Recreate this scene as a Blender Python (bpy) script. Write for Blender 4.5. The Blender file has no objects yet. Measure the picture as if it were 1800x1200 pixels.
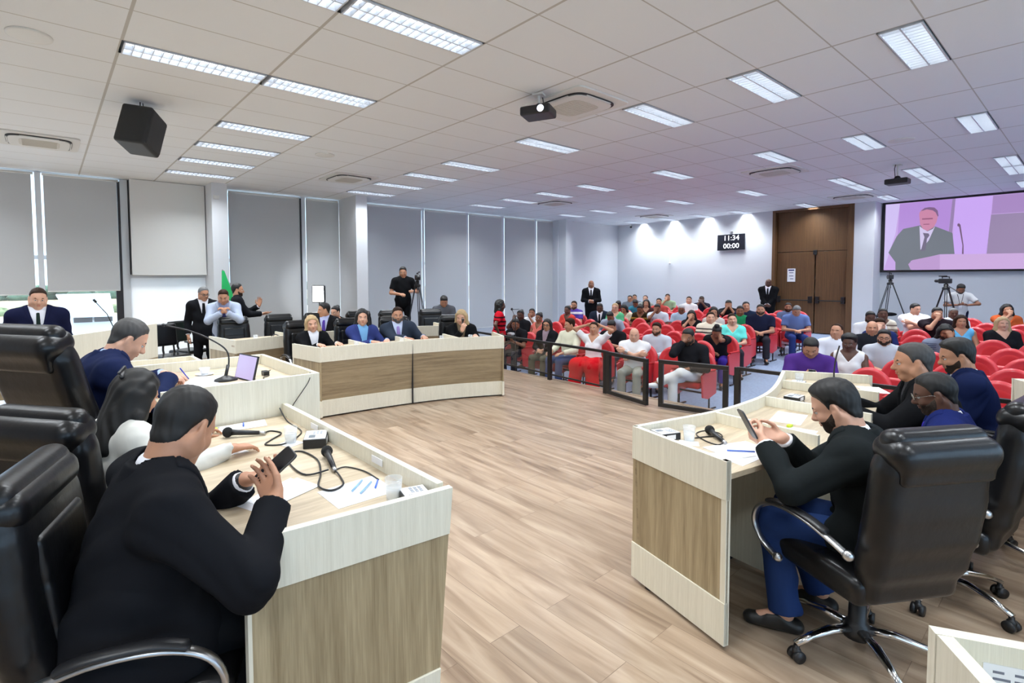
import bpy, math, random
import numpy as np
from mathutils import Vector, Matrix, Euler
random.seed(7)
C = bpy.context.scene.collection
PI = math.pi
V = Vector
# ------------------------------------------------------------------ camera
CH = 1.75                     # camera height above the wooden floor
cam = bpy.data.cameras.new('camera')
cam.sensor_width = 36.0; cam.lens = 905.873 / 1800 * 36.0
cam.shift_x = (900 - 811.19) / 1800; cam.shift_y = (532.06 - 600) / 1800
cam.clip_start = 0.05; cam.clip_end = 500
camo = bpy.data.objects.new('camera', cam); C.objects.link(camo)
yaw, pit, rol = .891864, -.0477725, -.00676563
fwd = V((math.cos(yaw) * math.cos(pit), math.sin(yaw) * math.cos(pit), math.sin(pit)))
rgt = V((math.sin(yaw), -math.cos(yaw), 0)); up = rgt.cross(fwd)
r2 = rgt * math.cos(rol) + up * math.sin(rol); u2 = up * math.cos(rol) - rgt * math.sin(rol)
M = Matrix((r2, u2, -fwd)).transposed().to_4x4(); M.translation = (0, 0, CH)
camo.matrix_world = M
bpy.context.scene.camera = camo
# ------------------------------------------------------------------ world, sun, exposure
w = bpy.data.worlds.new('world'); bpy.context.scene.world = w; w.use_nodes = True
nt = w.node_tree; bg = nt.nodes['Background']
bg.inputs[0].default_value = (.50, .74, 1.0, 1); bg.inputs[1].default_value = 1.3
sun = bpy.data.lights.new('sun', 'SUN'); sun.energy = 3.0; sun.angle = .02; sun.color = (1, .97, .9)
suno = bpy.data.objects.new('sun', sun); C.objects.link(suno)
suno.rotation_euler = Euler((math.radians(-48), 0, math.radians(12)))   # lights the yard from above the roof, out of the room
LAMP = 2.2                    # glow of the fluorescent tubes themselves
FIX = 9.5                    # watts thrown down by each louvred fitting
SPOT = 22.0                   # wall washers
vs = bpy.context.scene.view_settings
vs.view_transform = 'Standard'; vs.look = 'None'; vs.gamma = 1; vs.use_curve_mapping = False
vs.exposure = 1.5
# ------------------------------------------------------------------ room measures
HC = CH + 2.06                # ceiling
GX, GY, TX, TY = .585, 2.213, 1.25, .625   # ceiling grid
YW = 12.62                    # window wall
XW = 18.05                    # far wall
def zf(x): return -0.32 + (x - 6.8) * .0268 # auditorium floor rises gently
# ------------------------------------------------------------------ materials
MT = {}
def mat(name, col, rough=.6, metal=0, spec=.5, bump=0, bscale=40, var=0, vscale=6, coat=0, alpha=1, trans=0, emit=None, es=0, stretch=(1, 1, 1), sheen=0):
    if name in MT: return MT[name]
    m = bpy.data.materials.new(name); m.use_nodes = True; t = m.node_tree; b = t.nodes['Principled BSDF']
    c = (*col, 1); b.inputs['Base Color'].default_value = c
    b.inputs['Roughness'].default_value = rough; b.inputs['Metallic'].default_value = metal
    b.inputs['Specular IOR Level'].default_value = spec; b.inputs['Coat Weight'].default_value = coat
    b.inputs['Transmission Weight'].default_value = trans; b.inputs['Alpha'].default_value = alpha
    b.inputs['Sheen Weight'].default_value = sheen
    if emit: b.inputs['Emission Color'].default_value = (*emit, 1); b.inputs['Emission Strength'].default_value = es
    if bump or var:
        tc = t.nodes.new('ShaderNodeTexCoord'); mp = t.nodes.new('ShaderNodeMapping'); mp.inputs['Scale'].default_value = stretch
        t.links.new(tc.outputs['Object'], mp.inputs['Vector'])
    if var:
        n = t.nodes.new('ShaderNodeTexNoise'); n.inputs['Scale'].default_value = vscale; n.inputs['Detail'].default_value = 4
        t.links.new(mp.outputs[0], n.inputs['Vector'])
        r = t.nodes.new('ShaderNodeValToRGB'); e = r.color_ramp.elements
        e[0].position = .3; e[1].position = .7
        e[0].color = (*[x * (1 - var) for x in col], 1); e[1].color = (*[min(1, x * (1 + var)) for x in col], 1)
        t.links.new(n.outputs['Fac'], r.inputs[0]); t.links.new(r.outputs[0], b.inputs['Base Color'])
    if bump:
        n = t.nodes.new('ShaderNodeTexNoise'); n.inputs['Scale'].default_value = bscale; n.inputs['Detail'].default_value = 3
        t.links.new(mp.outputs[0], n.inputs['Vector'])
        bp = t.nodes.new('ShaderNodeBump'); bp.inputs['Strength'].default_value = bump; bp.inputs['Distance'].default_value = .01
        t.links.new(n.outputs['Fac'], bp.inputs['Height']); t.links.new(bp.outputs[0], b.inputs['Normal'])
    MT[name] = m; return m
def translucent(name, col, k):    # cloth or panel that lets some daylight through
    if name in MT: return MT[name]
    m = bpy.data.materials.new(name); m.use_nodes = True; t = m.node_tree; b = t.nodes['Principled BSDF']; b.inputs['Base Color'].default_value = (*col, 1); b.inputs['Roughness'].default_value = .85
    tr = t.nodes.new('ShaderNodeBsdfTranslucent'); tr.inputs[0].default_value = (*col, 1); mx = t.nodes.new('ShaderNodeMixShader'); mx.inputs[0].default_value = k
    t.links.new(b.outputs[0], mx.inputs[1]); t.links.new(tr.outputs[0], mx.inputs[2]); t.links.new(mx.outputs[0], t.nodes['Material Output'].inputs[0]); MT[name] = m; return m
def hexc(r, g, b):            # sRGB 0-255 -> linear
    f = lambda u: (u / 255 / 12.92) if u / 255 <= .04045 else ((u / 255 + .055) / 1.055) ** 2.4
    return (f(r), f(g), f(b))
def grain(name, c1, c2, stretch, scale=3.0, rough=.45, fine=.35, rot=0):
    """wood veneer: noise stretched along the grain"""
    if name in MT: return MT[name]
    m = bpy.data.materials.new(name); m.use_nodes = True; t = m.node_tree; b = t.nodes['Principled BSDF']
    tc = t.nodes.new('ShaderNodeTexCoord'); mp = t.nodes.new('ShaderNodeMapping')
    mp.inputs['Scale'].default_value = stretch; mp.inputs['Rotation'].default_value = (0, 0, rot)
    t.links.new(tc.outputs['Object'], mp.inputs['Vector'])
    n = t.nodes.new('ShaderNodeTexNoise'); n.inputs['Scale'].default_value = scale; n.inputs['Detail'].default_value = 6; n.inputs['Distortion'].default_value = .6
    t.links.new(mp.outputs[0], n.inputs['Vector'])
    n2 = t.nodes.new('ShaderNodeTexNoise'); n2.inputs['Scale'].default_value = scale * 9; n2.inputs['Detail'].default_value = 3
    t.links.new(mp.outputs[0], n2.inputs['Vector'])
    mx = t.nodes.new('ShaderNodeMix'); mx.data_type = 'FLOAT'; mx.inputs['Factor'].default_value = fine
    t.links.new(n.outputs['Fac'], mx.inputs['A']); t.links.new(n2.outputs['Fac'], mx.inputs['B'])
    r = t.nodes.new('ShaderNodeValToRGB'); e = r.color_ramp.elements; e[0].position = .34; e[1].position = .66
    e[0].color = (*c1, 1); e[1].color = (*c2, 1)
    t.links.new(mx.outputs['Result'], r.inputs[0]); t.links.new(r.outputs[0], b.inputs['Base Color'])
    b.inputs['Roughness'].default_value = rough
    MT[name] = m; return m
def planks():
    m = bpy.data.materials.new('plank_floor'); m.use_nodes = True; t = m.node_tree; b = t.nodes['Principled BSDF']
    tc = t.nodes.new('ShaderNodeTexCoord'); mp = t.nodes.new('ShaderNodeMapping'); mp.inputs['Rotation'].default_value = (0, 0, PI / 2)
    t.links.new(tc.outputs['Object'], mp.inputs['Vector'])
    br = t.nodes.new('ShaderNodeTexBrick'); br.offset = .37; br.inputs['Scale'].default_value = 1
    br.inputs['Brick Width'].default_value = 1.3; br.inputs['Row Height'].default_value = .20
    br.inputs['Mortar Size'].default_value = .0016; br.inputs['Mortar Smooth'].default_value = .2
    br.inputs['Color1'].default_value = (.15, .15, .15, 1); br.inputs['Color2'].default_value = (.85, .85, .85, 1); br.inputs['Mortar'].default_value = (0, 0, 0, 1)
    t.links.new(mp.outputs[0], br.inputs['Vector'])
    mp2 = t.nodes.new('ShaderNodeMapping'); mp2.inputs['Scale'].default_value = (7, .8, 1)
    t.links.new(tc.outputs['Object'], mp2.inputs['Vector'])
    ad = t.nodes.new('ShaderNodeVectorMath'); ad.operation = 'ADD'
    t.links.new(mp2.outputs[0], ad.inputs[0]); t.links.new(br.outputs['Color'], ad.inputs[1])
    n = t.nodes.new('ShaderNodeTexNoise'); n.inputs['Scale'].default_value = 1.6; n.inputs['Detail'].default_value = 7; n.inputs['Distortion'].default_value = .8
    t.links.new(ad.outputs[0], n.inputs['Vector'])
    r = t.nodes.new('ShaderNodeValToRGB'); e = r.color_ramp.elements
    e[0].position = .28; e[0].color = (*hexc(126, 104, 84), 1); e[1].position = .72; e[1].color = (*hexc(186, 166, 144), 1)
    k = e.new(.5); k.color = (*hexc(162, 140, 118), 1)
    t.links.new(n.outputs['Fac'], r.inputs[0])
    hs = t.nodes.new('ShaderNodeMix'); hs.data_type = 'RGBA'; hs.blend_type = 'MULTIPLY'; hs.inputs['Factor'].default_value = 1
    r3 = t.nodes.new('ShaderNodeValToRGB'); f = r3.color_ramp.elements; f[0].position = 0; f[0].color = (.55, .5, .47, 1); f[1].position = .12; f[1].color = (.9, .9, .9, 1); q = f.new(.9); q.color = (1.06, 1.04, 1.02, 1)
    t.links.new(br.outputs['Color'], r3.inputs[0])
    t.links.new(r.outputs[0], hs.inputs['A']); t.links.new(r3.outputs[0], hs.inputs['B'])
    t.links.new(hs.outputs['Result'], b.inputs['Base Color'])
    b.inputs['Roughness'].default_value = .30; b.inputs['Specular IOR Level'].default_value = .55
    MT['plank_floor'] = m; return m
def ceiling_mat():
    m = bpy.data.materials.new('ceiling_tiles'); m.use_nodes = True; t = m.node_tree; b = t.nodes['Principled BSDF']
    tc = t.nodes.new('ShaderNodeTexCoord'); sp = t.nodes.new('ShaderNodeSeparateXYZ'); t.links.new(tc.outputs['Object'], sp.inputs[0])
    def line(out, off, per, half):
        def mth(op, a, bval=None, lk=None):
            nn = t.nodes.new('ShaderNodeMath'); nn.operation = op; t.links.new(a, nn.inputs[0])
            if bval is not None: nn.inputs[1].default_value = bval
            return nn.outputs[0]
        s = mth('SUBTRACT', out, off - per * 50); s = mth('MODULO', s, per); s = mth('SUBTRACT', s, per / 2); s = mth('ABSOLUTE', s)
        return mth('GREATER_THAN', s, per / 2 - half)
    a = line(sp.outputs[0], GX, TX, .013); c = line(sp.outputs[1], GY, TY, .006)
    mx = t.nodes.new('ShaderNodeMath'); mx.operation = 'MAXIMUM'; t.links.new(a, mx.inputs[0]); t.links.new(c, mx.inputs[1])
    r = t.nodes.new('ShaderNodeMix'); r.data_type = 'RGBA'; r.inputs['A'].default_value = (.79, .82, .84, 1); r.inputs['B'].default_value = (.50, .49, .46, 1)
    t.links.new(mx.outputs[0], r.inputs['Factor']); t.links.new(r.outputs['Result'], b.inputs['Base Color'])
    n = t.nodes.new('ShaderNodeTexNoise'); n.inputs['Scale'].default_value = 260; t.links.new(tc.outputs['Object'], n.inputs['Vector'])
    bp = t.nodes.new('ShaderNodeBump'); bp.inputs['Strength'].default_value = .15; bp.inputs['Distance'].default_value = .004
    t.links.new(n.outputs['Fac'], bp.inputs['Height']); t.links.new(bp.outputs[0], b.inputs['Normal'])
    b.inputs['Roughness'].default_value = .75
    return m
# ------------------------------------------------------------------ mesh builder
WM = {}
def wm(o): return WM.get(o.name, Matrix()) if o is not None else Matrix()
class MB:
    def __init__(s): s.v = []; s.f = []; s.mi = []; s.cur = 0
    def add(s, vs, fs):
        o = len(s.v); s.v += [tuple(x) for x in vs]; s.f += [tuple(i + o for i in f) for f in fs]; s.mi += [s.cur] * len(fs); return s
    def box(s, a, b, m=None):
        x0, y0, z0 = a; x1, y1, z1 = b
        vs = [(x0, y0, z0), (x1, y0, z0), (x1, y1, z0), (x0, y1, z0), (x0, y0, z1), (x1, y0, z1), (x1, y1, z1), (x0, y1, z1)]
        if m is not None: vs = [m @ V(q) for q in vs]
        return s.add(vs, [(0, 3, 2, 1), (4, 5, 6, 7), (0, 1, 5, 4), (1, 2, 6, 5), (2, 3, 7, 6), (3, 0, 4, 7)])
    def cbox(s, c, h, m=None): return s.box([c[i] - h[i] for i in range(3)], [c[i] + h[i] for i in range(3)], m)
    def tube(s, pts, r, n=10, flat=None, cap=True):
        pts = [V(p) for p in pts]; rs = r if isinstance(r, (list, tuple)) else [r] * len(pts)
        t0 = (pts[1] - pts[0]).normalized(); a = V((0, 0, 1)) if abs(t0.z) < .9 else V((1, 0, 0)); x = t0.cross(a).normalized()
        vs = []
        for i, p in enumerate(pts):
            t = (pts[min(i + 1, len(pts) - 1)] - pts[max(i - 1, 0)]).normalized()
            x = (x - t * x.dot(t)).normalized(); y = t.cross(x)
            fx, fy = flat if flat else (1, 1)
            for k in range(n):
                q = 2 * PI * k / n; vs.append(p + (x * math.cos(q) * fx + y * math.sin(q) * fy) * rs[i])
        fs = []
        for i in range(len(pts) - 1):
            for k in range(n): fs.append((i * n + k, i * n + (k + 1) % n, (i + 1) * n + (k + 1) % n, (i + 1) * n + k))
        if cap: fs.append(tuple(range(n - 1, -1, -1))); fs.append(tuple((len(pts) - 1) * n + k for k in range(n)))
        return s.add(vs, fs)
    def lathe(s, prof, c=(0, 0, 0), n=24, m=None):
        vs = []
        for r, z in prof:
            for k in range(n):
                p = V((c[0] + r * math.cos(2 * PI * k / n), c[1] + r * math.sin(2 * PI * k / n), c[2] + z)); vs.append(m @ p if m is not None else p)
        fs = []
        for i in range(len(prof) - 1):
            for k in range(n): fs.append((i * n + k, i * n + (k + 1) % n, (i + 1) * n + (k + 1) % n, (i + 1) * n + k))
        fs.append(tuple(range(n - 1, -1, -1))); fs.append(tuple((len(prof) - 1) * n + k for k in range(n)))
        return s.add(vs, fs)
    def prism(s, poly, z0, z1, m=None):
        if sum(poly[i][0] * poly[(i + 1) % len(poly)][1] - poly[(i + 1) % len(poly)][0] * poly[i][1] for i in range(len(poly))) < 0: poly = list(poly)[::-1]
        n = len(poly); vs = [(x, y, z0) for x, y in poly] + [(x, y, z1) for x, y in poly]
        if m is not None: vs = [m @ V(q) for q in vs]
        return s.add(vs, [tuple(range(n - 1, -1, -1)), tuple(range(n, 2 * n))] + [(i, (i + 1) % n, n + (i + 1) % n, n + i) for i in range(n)])
    def sphere(s, c, r, n=12, sc=(1, 1, 1), m=None):
        prof = [(math.sin(PI * i / n) * r + 1e-5, -math.cos(PI * i / n) * r) for i in range(n + 1)]
        mm = Matrix.Translation(c) @ (m if m is not None else Matrix()) @ Matrix.Diagonal((*sc, 1))
        return s.lathe(prof, (0, 0, 0), n * 2, mm)
    def obj(s, name, mt, parent=None, smooth=False, bevel=0, world=True):
        me = bpy.data.meshes.new(name); vs = s.v
        if parent is not None and world:
            inv = wm(parent).inverted(); vs = [inv @ V(q) for q in vs]
        me.from_pydata([tuple(q) for q in vs], [], s.f); me.update()
        for m in (mt if isinstance(mt, (list, tuple)) else [mt]): me.materials.append(m)
        if len(me.materials) > 1: me.polygons.foreach_set('material_index', s.mi)
        if smooth: me.polygons.foreach_set('use_smooth', [True] * len(me.polygons))
        o = bpy.data.objects.new(name, me); C.objects.link(o)
        if parent is not None: o.parent = parent; WM[o.name] = wm(parent)
        if bevel:
            b = o.modifiers.new('bevel', 'BEVEL'); b.width = bevel; b.segments = 2; b.limit_method = 'ANGLE'
        return o
def tag(o, label, cat, group=None, kind=None):
    o['label'] = label; o['category'] = cat
    if group: o['group'] = group
    if kind: o['kind'] = kind
    return o
def thing(name, label, cat, loc=(0, 0, 0), rz=0, group=None):
    o = bpy.data.objects.new(name, None); C.objects.link(o); o.empty_display_size = .1
    o.location = loc; o.rotation_euler = (0, 0, rz)
    WM[o.name] = Matrix.Translation(loc) @ Matrix.Rotation(rz, 4, 'Z')
    return tag(o, label, cat, group)
def struct(o): o['kind'] = 'structure'; return o
def dup(root, loc, rz, label, group=None, s=None):
    def cp(o, par):
        c = o.copy(); C.objects.link(c)
        if par is not None: c.parent = par
        for ch in o.children: cp(ch, c)
        return c
    r = cp(root, None); r.location = loc; r.rotation_euler = (0, 0, rz); r['label'] = label
    if s: r.scale = (s, s, s)
    if group: r['group'] = group
    return r
def text_obj(name, body, size, mt, M4, parent, ext=.001, align='CENTER'):
    cu = bpy.data.curves.new(name, 'FONT'); cu.body = body; cu.size = size; cu.extrude = ext; cu.align_x = align; cu.align_y = 'CENTER'; cu.resolution_u = 3
    tmp = bpy.data.objects.new('tmp', cu); C.objects.link(tmp)
    dg = bpy.context.evaluated_depsgraph_get(); me = bpy.data.meshes.new_from_object(tmp.evaluated_get(dg))
    bpy.data.objects.remove(tmp); me.name = name
    me.transform(wm(parent).inverted() @ M4); me.materials.clear(); me.materials.append(mt)
    o = bpy.data.objects.new(name, me); C.objects.link(o); o.parent = parent; return o
cream = grain('cream_veneer', hexc(222, 216, 196), hexc(240, 235, 217), (60, 60, 1.2), 1.2, .42, .5)
oak_v = grain('oak_veneer_upright', hexc(136, 118, 88), hexc(186, 168, 134), (22, 22, .8), 1.0, .42, .35)
oak_h = grain('oak_veneer_level', hexc(128, 110, 84), hexc(170, 150, 118), (1.2, 1.2, 26), 1.0, .42, .35)
top_m = grain('worktop_veneer', hexc(176, 158, 130), hexc(214, 198, 172), (1.2, 16, 4), 1.3, .38, .3)
door_m = grain('door_veneer', hexc(84, 58, 34), hexc(112, 80, 48), (1, 22, .7), 1.5, .5, .4)
white = mat('white_paint', (.66, .68, .71), .7)
whitep = mat('white_plastic', (.72, .72, .69), .45)
black = mat('black_metal', (.012, .012, .013), .35)
blackp = mat('black_plastic', (.015, .015, .017), .4)
leather = mat('black_leather', (.005, .005, .006), .33, spec=.42, bump=.12, bscale=22, coat=.06)
chrome = mat('chrome', (.75, .75, .76), .12, metal=1)
alum = mat('brushed_aluminium', (.55, .55, .56), .3, metal=1)
redp = mat('red_plastic', hexc(208, 56, 64), .35, coat=.15)
redf = mat('red_upholstery', hexc(190, 26, 34), .7, bump=.1, bscale=200)
paper = mat('white_paper', (.86, .87, .9), .6)
glass = mat('clear_glass', (.90, .93, .95), .04, alpha=.22)
waterm = mat('water', (.86, .92, .95), .03, alpha=.35)
blind = translucent('blind_fabric', hexc(196, 198, 199), .11)
blindw = mat('white_blind', (.70, .70, .68), .85)
carpet = mat('blue_carpet', hexc(140, 156, 182), .95, var=.12, vscale=25, bump=.4, bscale=250)
# ------------------------------------------------------------------ signed-distance mesher (smooth organic shapes)
def cone(a, b, ra, rb, k=.015, mode='add', flat=False):
    a = np.array(a, np.float32); b = np.array(b, np.float32); ab = b - a; L2 = float(ab @ ab) + 1e-12; L = L2 ** .5
    def fn(X, Y, Z):
        t = ((X - a[0]) * ab[0] + (Y - a[1]) * ab[1] + (Z - a[2]) * ab[2]) / L2; tc = np.clip(t, 0, 1)
        d = np.sqrt((X - a[0] - tc * ab[0]) ** 2 + (Y - a[1] - tc * ab[1]) ** 2 + (Z - a[2] - tc * ab[2]) ** 2) - (ra + (rb - ra) * tc)
        if flat: d = np.maximum(d, (t - 1) * L)
        return d
    r = np.array([ra] * 3), np.array([rb] * 3)
    return fn, np.minimum(a - r[0], b - r[1]), np.maximum(a + r[0], b + r[1]), k, mode
def ell(c, r, R=None, k=.02, mode='add'):
    c = np.array(c, np.float32); r = np.array(r, np.float32); R = np.eye(3) if R is None else np.array(R)
    def fn(X, Y, Z):
        x, y, z = X - c[0], Y - c[1], Z - c[2]
        p = [R[0, i] * x + R[1, i] * y + R[2, i] * z for i in range(3)]
        k0 = np.sqrt((p[0] / r[0]) ** 2 + (p[1] / r[1]) ** 2 + (p[2] / r[2]) ** 2)
        k1 = np.sqrt((p[0] / r[0] ** 2) ** 2 + (p[1] / r[1] ** 2) ** 2 + (p[2] / r[2] ** 2) ** 2) + 1e-9
        return k0 * (k0 - 1) / k1
    e = np.sqrt(((np.abs(R) * r[None, :]) ** 2).sum(1))
    return fn, c - e, c + e, k, mode
def rbox(c, h, rad, R=None, k=.01, mode='add'):
    c = np.array(c, np.float32); h = np.array(h, np.float32) - rad; R = np.eye(3) if R is None else np.array(R)
    def fn(X, Y, Z):
        x, y, z = X - c[0], Y - c[1], Z - c[2]
        q = [np.abs(R[0, i] * x + R[1, i] * y + R[2, i] * z) - h[i] for i in range(3)]
        return np.sqrt(sum(np.maximum(t, 0) ** 2 for t in q)) + np.minimum(np.maximum(q[0], np.maximum(q[1], q[2])), 0) - rad
    e = (np.abs(R) * (h + rad)[None, :]).sum(1)
    return fn, c - e, c + e, k, mode
def cut(fn, mode='int'): return fn, None, None, 0, mode      # applied to the whole field
def sdf_mesh(prims, vox):
    pad = vox * 2.5 + (.028 if any(p[4] == 'off' for p in prims) else 0)
    lo = np.min([p[1] for p in prims if p[1] is not None and p[4] == 'add'], 0) - pad
    hi = np.max([p[2] for p in prims if p[1] is not None and p[4] == 'add'], 0) + pad
    n = np.ceil((hi - lo) / vox).astype(int) + 1
    D = np.full(n, 1.0, np.float32); ax = [(lo[i] + vox * np.arange(n[i])).astype(np.float32) for i in range(3)]
    for fn, a, b, k, mode in prims:
        if a is None: i0 = np.zeros(3, int); i1 = n
        else:
            m = k + pad
            i0 = np.clip(np.floor((a - m - lo) / vox).astype(int), 0, n); i1 = np.clip(np.ceil((b + m - lo) / vox).astype(int) + 1, 0, n)
        if (i1 <= i0).any(): continue
        sl = tuple(slice(i0[i], i1[i]) for i in range(3))
        X = ax[0][sl[0]][:, None, None]; Y = ax[1][sl[1]][None, :, None]; Z = ax[2][sl[2]][None, None, :]
        d = fn(X, Y, Z); S = D[sl]
        if mode == 'add':
            if k > 0: h = np.maximum(k - np.abs(S - d), 0) / k; D[sl] = np.minimum(S, d) - h * h * k * .25
            else: D[sl] = np.minimum(S, d)
        elif mode == 'sub':
            if k > 0: h = np.maximum(k - np.abs(-S - d), 0) / k; D[sl] = np.maximum(S, -d) + h * h * k * .25
            else: D[sl] = np.maximum(S, -d)
        elif mode == 'off': D[sl] = S - d
        else: D[sl] = np.maximum(S, d)
    ins = D < 0; nx, ny, nz = n
    cs = np.zeros((nx - 1, ny - 1, nz - 1), np.int8); off = [(i, j, k) for i in (0, 1) for j in (0, 1) for k in (0, 1)]
    for i, j, k in off: cs += ins[i:nx - 1 + i, j:ny - 1 + j, k:nz - 1 + k]
    I, J, K = np.nonzero((cs > 0) & (cs < 8))
    if len(I) == 0: return np.zeros((0, 3)), []
    cv = {o: D[I + o[0], J + o[1], K + o[2]] for o in off}
    acc = np.zeros((len(I), 3)); cnt = np.zeros(len(I))
    for a in off:
        for axis in range(3):
            if a[axis] == 0:
                b = list(a); b[axis] = 1; b = tuple(b); va, vb = cv[a], cv[b]; m = (va < 0) != (vb < 0)
                t = np.where(m, va / np.where(m, va - vb, 1), 0); p = np.tile(np.array(a, float), (len(I), 1)); p[:, axis] += t
                acc[m] += p[m]; cnt[m] += 1
    P = np.stack([I, J, K], 1) + acc / cnt[:, None]; P = lo + P * vox
    vid = np.full((nx - 1, ny - 1, nz - 1), -1, np.int64); vid[I, J, K] = np.arange(len(I))
    F = []
    for axis in range(3):
        a1, a2 = (axis + 1) % 3, (axis + 2) % 3
        s0 = [slice(None)] * 3; s1 = [slice(None)] * 3; s0[axis] = slice(0, -1); s1[axis] = slice(1, None)
        A, B = ins[tuple(s0)], ins[tuple(s1)]; E = np.nonzero(A != B); E = np.stack(E, 1)
        ok = (E[:, a1] > 0) & (E[:, a2] > 0) & (E[:, a1] < n[a1] - 1) & (E[:, a2] < n[a2] - 1); E = E[ok]
        inside = A[tuple(E.T)]
        def g(d1, d2):
            q = E.copy(); q[:, a1] -= d1; q[:, a2] -= d2; return vid[tuple(q.T)]
        Q = np.stack([g(1, 1), g(0, 1), g(0, 0), g(1, 0)], 1)
        Q[~inside] = Q[~inside][:, ::-1]; F.append(Q)
    F = np.concatenate(F); F = F[(F >= 0).all(1)]
    # light smoothing keeps the voxel steps out of the shading
    nb = np.zeros_like(P); ct = np.zeros(len(P))
    for i in range(4):
        a, b = F[:, i], F[:, (i + 1) % 4]; np.add.at(nb, a, P[b]); np.add.at(ct, a, 1); np.add.at(nb, b, P[a]); np.add.at(ct, b, 1)
    P = P * .55 + nb / np.maximum(ct, 1)[:, None] * .45
    return P, F
def sdf_obj(name, prims, vox, mt, parent=None, tf=None, world=False):
    P, F = sdf_mesh(prims, vox)
    if tf is not None and len(P): P = P @ np.array(tf)[:3, :3].T + np.array(tf)[:3, 3]
    me = bpy.data.meshes.new(name)
    me.vertices.add(len(P)); me.vertices.foreach_set('co', np.asarray(P, np.float32).ravel())
    if len(F):
        me.loops.add(len(F) * 4); me.loops.foreach_set('vertex_index', F.astype(np.int32).ravel())
        me.polygons.add(len(F)); me.polygons.foreach_set('loop_start', np.arange(0, len(F) * 4, 4, dtype=np.int32))
    me.update(calc_edges=True); me.polygons.foreach_set('use_smooth', np.ones(len(me.polygons), bool))
    me.materials.append(mt); o = bpy.data.objects.new(name, me); C.objects.link(o)
    if parent is not None: o.parent = parent
    return o
# ------------------------------------------------------------------ people
def nrm(v): v = np.array(v, float); return v / (np.linalg.norm(v) + 1e-9)
def rotm(y=0, p=0, r=0):      # yaw about z, pitch down about y, roll about x (radians)
    cy, sy, cp, sp, cr, sr = math.cos(y), math.sin(y), math.cos(p), math.sin(p), math.cos(r), math.sin(r)
    return np.array([[cy, -sy, 0], [sy, cy, 0], [0, 0, 1]]) @ np.array([[cp, 0, sp], [0, 1, 0], [-sp, 0, cp]]) @ np.array([[1, 0, 0], [0, cr, -sr], [0, sr, cr]])
def hand_prims(w, d, nrml, side, curl=(.3, .4, .3), th=.5, spread=.12, fr=1.0):
    """palm and five bent fingers; d finger direction, nrml the way the palm faces, side +1 = left hand"""
    d = nrm(d); nn = nrm(np.array(nrml) - d * np.dot(nrml, d)); s = np.cross(nn, d) * side       # s points to the thumb side
    P = []; w = np.array(w, float)
    lens = (.078, .086, .080, .062)
    for i in range(4):
        o = (.030 - i * .021); kn = w + d * (.088 - abs(i - 1) * .004) + s * o
        P.append(cone(w + s * o * .55 + d * .008, kn, .015 * fr, .0125 * fr, .014))
        a = curl[0]; p = kn; sd = s * math.sin(spread * (1.5 - i) / 1.5) * .8
        for j, fl in enumerate((.45, .32, .25)):
            dirn = nrm(d * math.cos(a) + nn * math.sin(a) + sd * math.cos(a)); q = p + dirn * lens[i] * fl
            P.append(cone(p, q, (.0098 - j * .0008) * fr, (.0092 - j * .0009) * fr, .004 if j == 0 else .002)); p = q
            if j < 2: a += curl[j + 1]
    b = w + d * .025 + s * .028 + nn * .006
    m1 = b + nrm(d * .75 + s * (.85 * (1 - th) + .15) + nn * th * .9) * .042; P.append(cone(b, m1, .0155 * fr, .0125 * fr, .014))
    m2 = m1 + nrm(d * 1.0 + s * (.35 * (1 - th) - .1) + nn * th * .55) * .034; P.append(cone(m1, m2, .0115 * fr, .0105 * fr, .003))
    m3 = m2 + nrm(d * 1.0 - s * .25 * th + nn * th * .25) * .026; P.append(cone(m2, m3, .0105 * fr, .0085 * fr, .002))
    return P
def ik(S, W, l1, l2, pole):
    S = np.array(S, float); W = np.array(W, float); v = W - S; L = np.linalg.norm(v)
    if L > (l1 + l2) * .995: W = S + v / L * (l1 + l2) * .995; v = W - S; L = np.linalg.norm(v)
    d = v / L; a = (l1 * l1 - l2 * l2 + L * L) / (2 * L); h = math.sqrt(max(l1 * l1 - a * a, 0)); p = np.array(pole, float); p = p - d * np.dot(p, d)
    return S + d * a + nrm(p) * h, W
SKIN = {'light': hexc(214, 164, 138), 'tan': hexc(190, 138, 108), 'brown': hexc(140, 92, 66), 'dark': hexc(92, 60, 46)}
def skin_m(k): return mat('skin_' + k, SKIN[k], .5, var=.06, vscale=18)
def cloth(name, c, rough=.85, **kw): return mat('cloth_' + name, c, rough, bump=.5, bscale=9, spec=.06, stretch=(1, 1, .45), **kw)
HAIRC = {'black': (.0065, .0055, .005), 'brown': hexc(52, 36, 27), 'grey': hexc(120, 120, 120), 'saltpepper': hexc(64, 62, 61), 'blonde': hexc(186, 160, 122), 'white': hexc(190, 190, 190), 'red': hexc(60, 20, 22)}
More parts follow.
